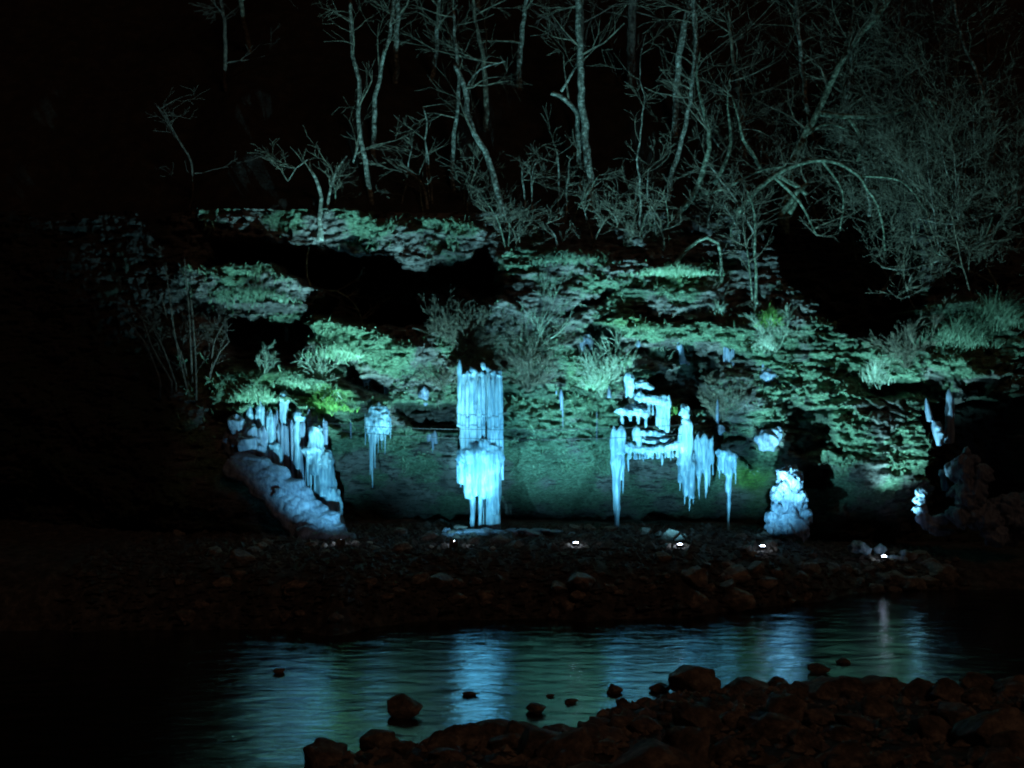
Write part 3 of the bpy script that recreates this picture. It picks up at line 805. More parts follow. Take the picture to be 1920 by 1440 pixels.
for k in range(120):
    q = R_.random() ** .85
    hw = 18 + 26 * min(1, q * 1.6) - (6 if q > .9 else 0)
    r0 = R_.uniform(5, 12)
    bl.append((1478 + R_.uniform(-1, 1) * (hw - r0 * .6), 882 + q * 122, r0, r0 * R_.uniform(.8, 1.3), R_.uniform(-.35, .3)))
ice("ice_mound", "knobbly heap of cauliflower ice at the right cave edge, beside the green moss", 50.0, m=M_dice,
    blobs=bl + [(1478, 930, 20, 36, .1), (1480, 975, 34, 26, .1)],
    body=[(1474, 866, 920, 5, 16), (1504, 880, 915, 4, 12, -4), (1462, 884, 920, 6, 14)])
# right hand spires and mounds
ice("ice_spire", "slender ice spire with lumpy waist, left of the two under the right bank", 51.5, m=M_dice, body=[(1736, 744, 790, 6, 13, 8), (1750, 785, 835, 12, 14, 12)], blobs=[(1757, 800, 9, 11), (1762, 815, 9, 9)])
ice("ice_spire", "straight ice pillar, right of the two under the right bank", 51.8, m=M_dice, body=[(1779, 728, 832, 12, 18), (1786, 735, 830, 8, 8)])
ice("ice_lump", "small upright ice tongue below the two spires", 50.9, m=M_dice, body=[(1768, 882, 920, 14, 12, 3), (1776, 905, 932, 8, 5)], blobs=[(1769, 888, 9, 9)])
ice("ice_mound", "stacked rounded ice lumps at the foot of the right bank", 50.2, m=M_dice, blobs=[(1727, 925, 10, 12), (1724, 938, 12, 9), (1726, 955, 15, 10), (1730, 972, 14, 12), (1745, 985, 20, 12), (1762, 975, 20, 12), (1765, 998, 24, 7)])
R_ = random.Random(8)
ice("ice_mound", "large reddish-lit ice heap filling the right edge of the bank", 49.6, m=M_gice,
    blobs=[(1815 + R_.uniform(-26, 28), 880 + R_.uniform(-10, 90), R_.uniform(12, 24), R_.uniform(12, 26), R_.uniform(-.4, .4)) for k in range(22)] +
          [(1870 + R_.uniform(-40, 60), 960 + R_.uniform(-20, 45), R_.uniform(14, 30), R_.uniform(12, 24), R_.uniform(-.4, .4)) for k in range(24)] +
          [(1822, 862, 18, 10), (1812, 848, 8, 10)])
ice("snow_lump", "soft snowy lump beside the brightest floodlight", 49.6, m=M_ice, blobs=[(1608, 1026, 18, 11), (1622, 1032, 12, 8), (1650, 1030, 12, 9, .4), (1676, 1046, 12, 6), (1690, 1050, 13, 6), (1695, 1036, 7, 6)], cat="snow")
R_ = random.Random(18)
ice("ice_sheet", "low crust of glazed ice lumps around the foot of the big ice column", 49.4, m=M_gice,
    blobs=[(R_.gauss(925, 60), R_.uniform(994, 1008), R_.uniform(6, 20), R_.uniform(2.5, 5), R_.uniform(-1.2, .3), 14) for k in range(60)] + [(838, 996, 8, 7, -.3)])

# ------------------------------------------------------------------ trees
def branch(mb, p, dr, ln, r, depth, R, n=4, spread=0.8, up=0.25, kids=(2, 4), minr=0.008):
    k = 4 if depth > 0 else 3
    pts, rad = [p.copy()], [r]
    dv = dr.normalized()
    for i in range(k):
        dv = (dv + Vector((R.gauss(0, .16), R.gauss(0, .16), R.gauss(0, .16) + up * 0.12))).normalized()
        pts.append(pts[-1] + dv * (ln / k)); rad.append(max(r * (1 - 0.72 * (i + 1) / k), minr))
    mb.tube(pts, rad, n, False)
    if depth <= 0: return
    for _ in range(R.randint(*kids)):
        i = R.randint(1, k)
        ax = Vector((R.gauss(0, 1), R.gauss(0, 1), R.gauss(0, .8)))
        nd = (dv + ax.normalized() * spread).normalized()
        branch(mb, pts[i], nd, ln * R.uniform(.45, .75), max(rad[i] * .65, minr), depth - 1, R, max(3, n - 1), spread, up, kids, minr)

def resample(pts, step=0.35):
    out = [pts[0]]
    # Catmull-Rom through the traced joints
    q = [pts[0]] + list(pts) + [pts[-1]]
    for i in range(1, len(q) - 2):
        L = (q[i + 1] - q[i]).length; k = max(1, int(L / step))
        for j in range(1, k + 1):
            u = j / k
            a, b_, c_, d_ = q[i - 1], q[i], q[i + 1], q[i + 2]
            out.append(0.5 * ((2 * b_) + (c_ - a) * u + (2 * a - 5 * b_ + 4 * c_ - d_) * u * u + (3 * b_ - a - 3 * c_ + d_) * u ** 3))
    return out

def traced(name, label, trunk, w0, w1, m, d=None, limbs=(), crown=10, seed=0, group=None, cat="tree", tw=2, ln=2.2, cr_from=0.35, dd=0.0, root_ext=True, spread=.8):
    """tree whose trunk follows photo pixels; limbs are more traced polylines (points, w0, w1)"""
    R = random.Random(seed * 7 + 1)
    if d is None: d = hillhit(trunk[0][0], trunk[0][1] + 2)
    pts = [P(x, y, d + dd * i) for i, (x, y) in enumerate(trunk)]
    k = d / FPX
    if root_ext: pts = [pts[0] + Vector((0, 0.05, -0.5))] + pts
    pts = resample(pts)
    pts = [p + Vector((float(noise3(i * .45, seed, 2)), 0, 0)) * .11 + Vector((float(noise3(i * 1.3, seed, 7)), 0, 0)) * .04 for i, p in enumerate(pts)]
    root = thing(name, label, cat, pts[0], group)
    n = len(pts)
    rad = [(w0 + (w1 - w0) * (i / (n - 1))) * 0.5 * k * (1 + 0.10 * float(noise3(i * .7, seed, 1))) for i in range(n)]
    rad[0] *= 1.35
    mb = MB()
    mb.tube(pts, rad, 8, True)
    mb.build("trunk", m, root)
    for lp, a, b_ in limbs:
        q = resample([P(x, y, d + 0.05 + dd * i) for i, (x, y) in enumerate(lp)])
        mb = MB(); nn = len(q)
        mb.tube(q, [(a + (b_ - a) * i / (nn - 1)) * .5 * k for i in range(nn)], 7, True)
        mb.build("limb", m, root)
    if crown:
        mb = MB()
        srcs = [(pts, rad)] + [(resample([P(x, y, d + .05 + dd * i) for i, (x, y) in enumerate(lp)]), None) for lp, a, b_ in limbs]
        for c_ in range(crown):
            pp, rr = srcs[R.randrange(len(srcs))]
            i = int(len(pp) * (cr_from + (1 - cr_from) * R.random() ** .7)); i = min(max(i, 1), len(pp) - 1)
            r0 = (rr[i] * .5) if rr else 0.03
            dr = Vector((R.gauss(0, 1), R.gauss(0, .7), R.uniform(-.1, 1.1)))
            branch(mb, pp[i], dr, ln * R.uniform(.5, 1.2), min(max(r0, .015), .06), tw, R, 4, spread)
        mb.build("crown", M_twig if m is not M_barkd else M_barkd, root)
    return root

G1 = "bare trees on the slope above the cliff"
traced("bare_tree", "thick pale straight trunk, the brightest one above the cliff centre", [(1108, 405), (1105, 330), (1098, 265), (1092, 200), (1088, 120), (1085, 40), (1080, -60), (1072, -200)], 16, 9, M_barkp, seed=1, crown=12, group=G1)
traced("bare_tree", "slim trunk bent into an elbow left of the thick pale trunk", [(1090, 358), (1086, 300), (1081, 210), (1070, 193), (1052, 180), (1034, 174)], 9, 9, M_barkp, seed=2, crown=5, limbs=[([(1052, 172), (1068, 145), (1085, 112), (1088, 80)], 6, 3)], group=G1)
traced("bare_tree", "leaning trunk with a hooked root, sweeping up to the left", [(955, 440), (943, 400), (930, 345), (915, 300), (890, 250), (876, 205), (872, 165), (852, 118)], 13, 9, M_barkp, seed=3, crown=10, limbs=[([(948, 412), (958, 404), (962, 420)], 7, 4), ([(872, 165), (900, 130), (948, 115)], 4, 2)], group=G1)
traced("bare_tree", "slim upright trunk left of the leaning hooked one", [(849, 356), (848, 310), (852, 250), (859, 190), (858, 120), (850, 20)], 9, 5, M_barkp, seed=4, crown=8, group=G1)
traced("bare_tree", "wavy pale trunk above the left rock outcrop", [(695, 376), (688, 320), (676, 262), (672, 215), (674, 150), (662, 105), (655, 0)], 10, 6, M_barkp, seed=5, crown=10, limbs=[([(674, 262), (666, 290), (662, 305)], 5, 3)], group=G1)
traced("bare_tree", "dim trunk leaning right behind the wavy pale trunk", [(700, 290), (703, 200), (714, 130), (730, 60), (745, -30)], 10, 6, M_barkp, seed=6, crown=8, group=G1)
traced("bare_tree", "short crooked sapling arching left above the outcrop", [(803, 390), (795, 355), (775, 327), (745, 315), (728, 300)], 7, 3, M_barkp, seed=7, crown=5, ln=1.2, group=G1)
traced("bare_tree", "two thin stems side by side right of the crooked sapling", [(811, 382), (804, 320), (800, 262), (796, 200)], 4, 3, M_barkp, seed=8, crown=4, ln=1.2, limbs=[([(806, 380), (801, 330), (798, 280)], 3, 2)], group=G1)
traced("bare_tree", "striped pale trunk rising right of centre, lower part brightest", [(1254, 366), (1262, 318), (1278, 262), (1291, 210), (1298, 150), (1304, 60), (1296, -40)], 10, 4, M_barkp, seed=9, crown=10, group=G1)
traced("bare_tree", "tall trunk curving right at the top of the picture", [(1266, 250), (1268, 180), (1272, 120), (1281, 60), (1297, -15), (1315, -120)], 13, 10, M_barkp, seed=10, crown=8, group=G1)
traced("bare_tree", "thick mossy trunk leaning right from the cliff lip, forked above", [(1213, 480), (1248, 432), (1300, 366), (1320, 312), (1330, 262), (1322, 215), (1308, 160), (1312, 90)], 17, 3, M_barkm, d=55.0, seed=11, crown=20, limbs=[([(1312, 364), (1350, 356), (1400, 332), (1430, 318), (1470, 312)], 9, 3), ([(1340, 345), (1366, 290), (1370, 250), (1364, 190), (1370, 140)], 9, 2), ([(1428, 318), (1410, 285), (1394, 262), (1385, 222), (1372, 180)], 9, 2)], group=G1)
traced("bare_tree", "dark reddish trunk standing behind the tangle, right of centre", [(1184, 400), (1183, 250), (1184, 120), (1186, -40), (1187, -200)], 20, 14, M_barkd, d=60, seed=12, crown=12, group=G1)
traced("bare_tree", "dim lit sapling forking beside the dark reddish trunk", [(1195, 470), (1202, 380), (1196, 300), (1206, 200), (1200, 120), (1212, 60)], 4.5, 1, M_barkp, seed=13, crown=7, ln=1.6, group=G1)
for pts_, lab in [([(990, 455), (986, 390), (977, 310)], "straight thin sapling, left of the pair above the green outcrop"),
                  ([(1002, 462), (999, 395), (996, 335), (1008, 300)], "thin sapling, right of the pair above the green outcrop"),
                  ([(1053, 470), (1060, 400), (1064, 350), (1068, 300)], "thin sapling with paired stems left of the thick pale trunk"),
                  ([(1205, 452), (1213, 375), (1216, 310)], "thin sapling rising beside the foot of the leaning mossy trunk"),
                  ([(1180, 462), (1190, 380), (1199, 320)], "thin sapling left of the dim forking one"),
                  ([(1046, 395), (1048, 340), (1044, 280)], "short thin sapling behind the paired stems")]:
    traced("sapling", lab, pts_, 5, 2.5, M_barkp, seed=rnd.randint(1, 999), crown=5, ln=1.3, group="saplings on the cliff lip", d=55.2 if pts_[0][1] > 450 else None)
traced("bare_tree", "low forked tree growing from the left rock outcrop, shaped like a Y", [(600, 430), (600, 392), (600, 350), (582, 318), (578, 298)], 11, 4, M_barkp, d=53.6, seed=20, crown=8, ln=1.4, limbs=[([(612, 400), (620, 352), (635, 312), (650, 292)], 7, 3), ([(578, 298), (555, 315), (540, 340)], 3, 1.5)], group=G1)
traced("arching_stem", "mossy stem arching over and drooping at the right of the green outcrop", [(1262, 502), (1290, 465), (1325, 445), (1346, 456), (1354, 500), (1350, 545), (1345, 590)], 9, 4, M_barkm, d=53.2, seed=21, crown=8, ln=.9, cat="tree", root_ext=False)
traced("sapling", "straight thin trunk with an arched twig, left of the strata", [(1418, 570), (1416, 480), (1415, 405), (1400, 355)], 6, 4, M_barkm, d=53.0, seed=22, crown=7, ln=1.5, limbs=[([(1411, 565), (1406, 510), (1400, 462)], 4, 2)], root_ext=False, group="saplings on the cliff lip")
traced("bare_tree", "gnarled tree with a long horizontal mossy bough, upper right tangle", [(1470, 420), (1480, 330), (1505, 260), (1532, 212), (1560, 150), (1600, 80), (1660, 10), (1700, -80)], 16, 8, M_barkm, d=57.2, seed=23, crown=26, ln=2.6, cr_from=.25,
       limbs=[([(1530, 212), (1580, 218), (1640, 218), (1700, 205), (1732, 182), (1752, 205), (1757, 245), (1762, 295)], 11, 4), ([(1590, 220), (1605, 240), (1616, 270), (1608, 302)], 8, 5),
              ([(1500, 262), (1540, 235), (1560, 232), (1590, 244)], 7, 4), ([(1732, 185), (1770, 200), (1800, 235)], 6, 3)], group=G1)
traced("bare_tree", "broken mossy stub catching bright light below the gnarled tree", [(1462, 402), (1480, 380), (1495, 360), (1515, 345)], 12, 9, M_barkm, d=55.6, seed=24, crown=6, ln=1.4, limbs=[([(1455, 328), (1475, 338), (1500, 352), (1512, 365)], 11, 8), ([(1480, 400), (1490, 385), (1497, 365)], 10, 8)], group=G1)
traced("bare_tree", "pale trunk leaning right over the black hollow", [(1650, 556), (1690, 486), (1712, 440), (1745, 385), (1770, 340)], 8, 4, M_barkp, d=hillhit(1650, 552) - .1, seed=25, crown=14, ln=1.9, limbs=[([(1690, 486), (1740, 450), (1785, 405), (1800, 340)], 6, 3)], group=G1)
traced("bare_tree", "pale bowed trunk at the far right edge", [(1838, 365), (1856, 310), (1866, 285), (1862, 230), (1848, 185), (1828, 130), (1800, 60), (1785, -30)], 7, 5, M_barkp, seed=26, crown=22, ln=2.4, group=G1, d=56.4)
traced("sapling", "short bright twig-like stem in the right tangle", [(1630, 385), (1624, 345), (1620, 300), (1612, 260)], 5, 3, M_barkp, seed=27, crown=8, ln=1.4, group="saplings on the cliff lip", d=56.2)
traced("bare_tree", "tall thin trunk crossing the top edge right of centre", [(1520, 250), (1506, 150), (1500, 80), (1492, 0), (1480, -120)], 10, 6, M_barkp, d=59.5, seed=28, crown=14, group=G1)
traced("bare_tree", "faint crooked trunk at the dark left", [(335, 540), (350, 430), (362, 325), (335, 262), (292, 195)], 5, 3, M_barkd, d=54.5, seed=29, crown=8, ln=1.5, group=G1)
traced("bare_tree", "crooked stem beside the ghostly ice finger with a branch arching right", [(572, 640), (590, 600), (582, 540), (574, 500), (585, 445)], 6, 3, M_barkm, d=hit(572, 648) - .3, seed=30, crown=7, ln=1.0, limbs=[([(588, 590), (612, 545), (650, 556), (672, 582), (682, 612)], 4, 2)], root_ext=False, group=G1)
# right-hand thicket: many slim boughs reaching over the hollow
for k in range(26):
    x = rnd.uniform(1400, 1930); y = rnd.uniform(330, 560) if x > 1600 else rnd.uniform(330, 470)
    L = rnd.uniform(90, 230); a = rnd.uniform(-.9, .9)
    p0 = (x, y); p1 = (x + a * L * .3, y - L * .4); p2 = (x + a * L * .9 + rnd.uniform(-20, 20), y - L * rnd.uniform(.7, 1))
    mt_ = rnd.choice([M_barkp, M_barkm, M_twig])
    col_ = {M_barkp: "pale", M_barkm: "mossy", M_twig: "brown"}[mt_]
    wh_ = "beside the leaning mossy trunk" if x < 1500 else "around the gnarled tree with the horizontal bough" if x < 1640 else "above the black hollow" if x < 1760 else "near the right picture edge"
    traced("thicket_tree", "slender tangled " + col_ + " sapling in the thicket " + wh_, [p0, p1, p2], rnd.uniform(3, 5.5), 2, mt_, d=None, seed=100 + k, crown=12, ln=1.7, group="saplings in the right-hand thicket", tw=3, cr_from=.15)
for k in range(20):
    x = rnd.uniform(1620, 1990); y = rnd.uniform(250, 560)
    L = rnd.uniform(150, 300); a = rnd.uniform(-.5, .5)
    traced("thicket_tree", "fine " + ("upright" if abs(a) < .2 else "left-leaning" if a < 0 else "right-leaning") + " twiggy sapling in the hazy upper right corner" + (", at the very edge" if x > 1850 else ""), [(x, y), (x + a * L * .3, y - L * .45), (x + a * L * .6, y - L)], rnd.uniform(3, 5), 1.5, rnd.choice([M_barkp, M_twig]), d=None, seed=160 + k, crown=6, ln=2.6, group="fine pale saplings in the upper right corner", tw=3, cr_from=.3, spread=1.0)
traced("leaning_tree", "low tree reaching down to the left over the black hollow from the right edge", [(1935, 300), (1900, 380), (1850, 440), (1780, 480), (1700, 505), (1650, 500)], 7, 2.5, M_barkp, d=53.4, seed=401, crown=34, ln=1.5, tw=3, cr_from=.1, root_ext=False,
       limbs=[([(1870, 420), (1820, 520), (1815, 590)], 4, 2), ([(1800, 475), (1750, 530), (1690, 560)], 4, 2), ([(1900, 380), (1860, 400), (1790, 420), (1720, 410)], 4, 2), ([(1720, 500), (1700, 540), (1720, 590)], 3, 1.5)])
traced("leaning_tree", "mossy forked bough sweeping down in front of the black hollow", [(1380, 400), (1450, 330), (1540, 300), (1610, 330), (1650, 400), (1660, 470)], 11, 3, M_barkm, d=54.0, seed=403, crown=16, ln=1.2, tw=2, cr_from=.2, root_ext=False, limbs=[([(1540, 300), (1580, 360), (1575, 430)], 6, 2), ([(1610, 330), (1690, 340), (1740, 400)], 6, 2), ([(1450, 330), (1500, 380), (1530, 440)], 7, 3)])
traced("leaning_tree", "second low tree spreading above the hazy bush on the right bank", [(1900, 600), (1870, 540), (1845, 480), (1860, 410), (1900, 350)], 6, 2.5, M_barkm, d=53.2, seed=402, crown=26, ln=1.5, tw=3, cr_from=.1, root_ext=False, limbs=[([(1862, 530), (1800, 500), (1750, 470)], 4, 2)])
for k in range(30):
    if k % 5: x = rnd.uniform(925, 1400); y = rnd.uniform(435, 478); wh_ = "above the green outcrop, " + ("left half" if x < 1160 else "right half")
    else: x = rnd.uniform(620, 900); y = rnd.uniform(378, 398); wh_ = "on top of the left rock outcrop"
    L = rnd.uniform(45, 120); a = rnd.uniform(-.5, .5)
    traced("undergrowth_sapling", "low thin bare shoot " + wh_, [(x, y), (x + a * L * .3 + rnd.uniform(-4, 4), y - L * .5), (x + a * L, y - L)], rnd.uniform(3, 5), 1.2, rnd.choice([M_barkp, M_barkm, M_twig]), seed=500 + k, crown=9, ln=.9, tw=2, cr_from=.1, group="low shoots along the cliff lip")
# background wood on the slope
for k in range(42):
    x = rnd.uniform(380, 1900); d = rnd.uniform(57.5, 75)
    X = (x - 960) * d / FPX
    z = float(hill_z(np.array([X]), np.array([d]))[0])
    y = 720 - (z - CAMZ) * FPX / d
    hh = rnd.uniform(260, 420); a = rnd.uniform(-40, 40)
    mt_ = rnd.choice([M_barkd, M_barkd, M_barkp, M_twig])
    traced("forest_tree", ("dark" if mt_ is M_barkd else "faintly lit") + " bare tree of the wood " + ("at the black left side" if x < 520 else "behind the wavy pale trunk" if x < 800 else "behind the leaning hooked trunk" if x < 1020 else "behind the thick pale straight trunk" if x < 1230 else "behind the forked mossy trunk" if x < 1480 else "behind the right-hand thicket"), [(x, y), (x + a * .3 + rnd.uniform(-8, 8), y - hh * .35), (x + a * .7, y - hh * .7), (x + a, y - hh)],
           rnd.uniform(7, 15), 4, mt_, d=d, seed=300 + k, crown=13, ln=3.2, tw=3, group="bare trees of the dark wood", cr_from=.2)

# ------------------------------------------------------------------ shrubs, grass tufts, ground cover
def shrub(label, px, py, rx, ry, n, m=None, d=None, seed=1, depth=3, upb=1.0, r=0.016, name="bare_shrub"):
    R = random.Random(seed)
    d = d or hit(px, py) - 0.1
    p = P(px, py, d); k = d / FPX
    root = thing(name, label, "shrub", p)
    mb = MB()
    for i in range(n):
        an = R.uniform(-1, 1)
        dr = Vector((an * rx * 1.1, R.uniform(-.7, .2) * rx * .6, ry * (1 - .35 * abs(an)) * upb))
        branch(mb, p + Vector((R.gauss(0, .04), 0, 0)), dr, dr.length * k * R.uniform(.6, .95), r * R.uniform(.8, 1.4), depth, R, 4, .55, .15, (3, 5), 0.006)
    mb.build("stems", m or M_twig, root)
    return root
shrub("spreading bare shrub with a clean double stem, centre of the cliff", 1000, 660, 85, 95, 6, M_straw, seed=3, r=.028)
shrub("dense round twiggy bush above the left of the big ice column", 862, 668, 60, 70, 22, M_twig, seed=4, r=.010)
shrub("low tangled bush right of the big ice column top", 990, 735, 60, 70, 22, M_twig, seed=5, r=.009)
shrub("thin grassy bush hanging at the right of the matted slope", 1128, 745, 34, 75, 18, M_straw, seed=6, r=.008)
shrub("twiggy growth between the bush and the big ice column", 835, 735, 35, 50, 14, M_twig, seed=7, r=.009)
shrub("small twiggy bush behind the thin ice rod", 1350, 800, 40, 70, 16, M_twig, seed=8, r=.009)
shrub("forked twigs standing on the left grassy ledge", 600, 725, 30, 60, 6, M_straw, seed=9, r=.014)
shrub("pair of upright twigs at the left end of the grassy ledge", 497, 700, 16, 40, 5, M_straw, seed=10, r=.012)
shrub("fine shrub at the right end of the strata", 1700, 690, 55, 60, 18, M_twig, seed=12, r=.010)
shrub("drooping twigs below the arching mossy stem", 1455, 660, 50, 60, 10, M_straw, seed=13, r=.012)
# fan of bare stems at the dark left
root = thing("bare_shrub", "fan of tall bare stems rising at the dark left of the cliff", "shrub", P(350, 745, 51.0))
R = random.Random(31)
for pts_ in [[(322, 715), (285, 650), (262, 590), (215, 560)], [(330, 720), (300, 640), (262, 580)], [(355, 738), (345, 680), (318, 610), (300, 545)], [(352, 735), (330, 640), (318, 560), (310, 500)],
             [(362, 740), (358, 660), (354, 580), (345, 480)], [(368, 738), (366, 660), (358, 560)], [(392, 735), (396, 690), (402, 640), (424, 600)], [(394, 700), (412, 660), (430, 640)], [(300, 712), (270, 640), (225, 590)]]:
    mb = MB(); q = resample([P(x, y, 51.0 + R.uniform(-.4, .4)) for x, y in pts_])
    q = [P(pts_[0][0], 760, 51.0)] + q
    mb.tube(q, [0.05 - 0.035 * i / len(q) for i in range(len(q))], 6)
    for k in range(5): branch(mb, q[R.randint(3, len(q) - 1)], Vector((R.gauss(0, 1), R.gauss(0, .5), 1)), R.uniform(.4, 1.2), .014, 2, R, 3)
    mb.build("stem", M_barkd, root)

def tuft(label, px, py, h, wdt, n, m, seed=1, d=None, droop=0.5, name="grass_tuft", bw=0.02):
    R = random.Random(seed)
    d = d or hit(px, py) - 0.08
    p = P(px, py, d); k = d / FPX
    root = thing(name, label, "grass", p)
    vs, fs = [], []
    for i in range(n):
        a = R.uniform(-1, 1); b_ = R.uniform(-1, .2)
        g_ = max(-1.6, min(1.6, R.gauss(0, .62)))
        base = Vector((g_ * wdt * k * .42, b_ * .2, R.gauss(0, .3) * h * k * .5 * (1.6 - abs(g_)) / 1.6 - abs(g_) * h * k * .12))
        L = h * k * R.uniform(.3, .95) * (1 - .25 * abs(g_))
        dv = Vector((a * .5 + R.gauss(0, .3), -0.35 + b_ * .4, 1)).normalized()
        cur = base; side = Vector((1, R.uniform(-.5, .5), 0)).normalized() * bw * R.uniform(.6, 1.2)
        i0 = len(vs); S = 4
        for s_ in range(S + 1):
            wq = 1 - s_ / S
            vs.append(cur - side * wq); vs.append(cur + side * wq)
            cur = cur + dv * (L / S); dv = (dv + Vector((a * .12, -.12, -droop * R.uniform(.4, 1) * .5))).normalized()
        for s_ in range(S):
            fs.append((i0 + 2 * s_, i0 + 2 * s_ + 1, i0 + 2 * s_ + 3, i0 + 2 * s_ + 2))
    obj("blades", vs, fs, m, root, False)
    return root
for i, (lab, px, py, h, wd, n, m, dr) in enumerate([
    ("pale grass tuft glowing on the upper right ledge, fullest of the tufts", 1230, 670, 58, 40, 160, M_straw, .5),
    ("smaller green grass tuft left of the pale glowing tuft", 1168, 682, 38, 40, 110, M_grass, .5),
    ("bright green grass clump on the left ledge", 612, 765, 46, 95, 420, M_viv, .9),
    ("yellow-green grass along the left end of the ledge", 480, 745, 50, 80, 300, M_grass, .9),
    ("grass draping over the ledge between the two green clumps", 545, 720, 45, 60, 240, M_grass, 1.0),
    ("spiky grass tuft at the right end of the strata", 1645, 705, 70, 50, 200, M_straw, .4),
    ("round leafy clump at the foot of the thin mossy trunk", 1440, 605, 46, 40, 220, M_viv, .9),
    ("grass tuft drooping under the thin mossy trunk", 1430, 650, 44, 50, 150, M_straw, .9),
    ("hanging grass curtain on the upper left band", 640, 665, 52, 110, 420, M_grass, 1.0),
    ("grass on the far upper left ledge", 480, 560, 50, 130, 380, M_leaf, 1.0),
    ("thin pale grass beside the upper right crevice", 1345, 590, 40, 26, 70, M_straw, .5),
    ("dark mossy cushion below the spreading bare shrub", 1005, 690, 34, 60, 240, M_leaf, 1.0),
    ("long thin grass hanging right of the matted slope", 1120, 720, 60, 46, 160, M_grass, .8),
    ("little yellow-green sprig on the upper ice shelf", 1268, 775, 30, 22, 34, M_viv, .4),
    ("green cushion on top of the ice pillar at the right bank", 1780, 728, 30, 60, 220, M_leaf, .9),
    ("fine grass along the top of the green outcrop, right half", 1270, 512, 30, 130, 420, M_grass, .8),
    ("fine grass along the top of the green outcrop, left half", 1060, 492, 30, 150, 380, M_leaf, .8),
    ("loose hazy bush on the right bank", 1790, 640, 70, 120, 520, M_leaf, .6),
    ("loose hazy bush at the right picture edge", 1860, 600, 80, 90, 420, M_leaf, .5),
]):
    tuft(lab, px, py, h, wd, n, m, seed=50 + i, droop=dr, name="grass_tuft" if "bush" not in lab else "leafy_bush", bw=.016)

# ground cover: mats of leaves and moss fronds on the whole wall (uncountable)
NB = 22000
sx = rng.uniform(-17, 20, NB * 3); sz = rng.uniform(4.2, 15.2, NB * 3)
yi = np.clip(((sz - ZS[0]) / 0.055).astype(int), 1, nz - 2); xi = np.clip(((sx - XS[0]) / DX).astype(int), 1, nx - 2)
dens = np.clip(CM[yi, xi] * 1.3 + CV[yi, xi] - CD[yi, xi] * 1.2, 0, 1)
dens *= sstep(-.12, .3, fbm(sx * 1.1, 5.5, sz * 2.2, 3))
keep = np.nonzero(rng.random(NB * 3) < dens)[0][:NB]
sx, sz, yi, xi = sx[keep], sz[keep], yi[keep], xi[keep]
sy = CY[yi, xi] - rng.uniform(0, .10, len(sx))
n_ = len(sx)
L = rng.uniform(.05, .30, n_) * (0.6 + 0.8 * (noise3(sx * .7, 1.5, sz * 1.1) > 0)); ang = rng.normal(0, .9, n_)
dirx = np.sin(ang) * 1.1; dirz = -np.abs(np.cos(ang)) * rng.choice([1, 1, -.8], n_); diry = -rng.uniform(.2, .9, n_)
wv = rng.uniform(.006, .015, n_)
A = np.stack([sx - wv, sy, sz], 1); B = np.stack([sx + wv, sy - .01, sz + wv * .5], 1)
C_ = np.stack([sx + dirx * L + wv * .5, sy + diry * L * .7, sz + dirz * L], 1); D_ = np.stack([sx + dirx * L * .6 - wv, sy + diry * L * .7, sz + dirz * L * .55 - wv], 1)
VV = np.stack([A, B, C_, D_], 1).reshape(-1, 3)
FF = np.arange(n_ * 4).reshape(-1, 4)
tag(grid_obj("ground_cover", VV, FF, M_grass), "tangled moss and small plants covering the wet rock wall", "ground cover", kind="stuff")

# ------------------------------------------------------------------ stones
stone_meshes = []
import bmesh
for k in range(9):
    bm = bmesh.new(); bmesh.ops.create_icosphere(bm, subdivisions=4, radius=1.0)
    co = np.array([v.co[:] for v in bm.verts])
    f_ = 1 + 0.30 * fbm(co[:, 0] * .9 + k * 5, co[:, 1] * .9, co[:, 2] * .9, 4)
    # planar facets make it angular
    Rk = np.random.default_rng(k)
    dirs = Rk.normal(size=(11, 3)); dirs /= np.linalg.norm(dirs, axis=1)[:, None]
    q = co * f_[:, None]
    for dv in dirs:
        h = q @ dv; lim = Rk.uniform(.50, .80)
        q = q - np.outer(np.maximum(h - lim, 0) * .96, dv)
    q += co * (0.035 * fbm(co[:, 0] * 4, co[:, 1] * 4 + k, co[:, 2] * 4, 3))[:, None]
    for v, c_ in zip(bm.verts, q): v.co = c_
    stone_meshes.append(bm)
_cache = {}
def stone(name, label, p, r, m, group=None, cat="rock", rs=None):
    k = rnd.randrange(9)
    key = (k, m.name, name)
    if key not in _cache:
        me = bpy.data.meshes.new(name); stone_meshes[k].to_mesh(me)
        me.polygons.foreach_set("use_smooth", [True] * len(me.polygons)); me.materials.append(m)
        _cache[key] = me
    o = bpy.data.objects.new(name, _cache[key]); COL.objects.link(o)
    o.location = p; o.scale = r; o.rotation_euler = (rnd.uniform(-.35, .35), rnd.uniform(-.35, .35), rnd.uniform(0, 6.28)) if rs is None else rs
    return tag(o, label, cat, group)

def pstone(lab, px, py, rx, ry, d=None, m=M_dstone, name="boulder", group=None):
    """stone centred at a pixel; depth from the waterline under it"""
    if d is None: d = 18544.0 / (py + ry * .7 - 720)
    k = d / FPX
    p = P(px, py, d)
    return stone(name, lab, p, (rx * k * 1.15, min(rx, ry * 2) * k * 1.1, ry * k * 1.25), m, group, rs=(rnd.uniform(-.12, .12), rnd.uniform(-.12, .12), rnd.uniform(-.3, .3)))
pstone("big rounded boulder standing highest on the near shore against the water", 1303, 1280, 44, 36)
pstone("dark boulder alone in the water left of the near shore", 750, 1330, 34, 17)
pstone("flat dark sliver of rock in the bright reflection", 882, 1301, 20, 4)
pstone("small dark rock in the water at far left", 522, 1258, 13, 6)
pstone("low dark rock in the water just off the near shore", 1004, 1328, 22, 10)
pstone("tiny rock in the water right of the low dark rock", 1068, 1315, 14, 5)
pstone("tiny flat rock in the water above the low dark rock", 1030, 1304, 9, 3)
pstone("rounded rock at the shore left of the big boulder", 1236, 1290, 17, 9)
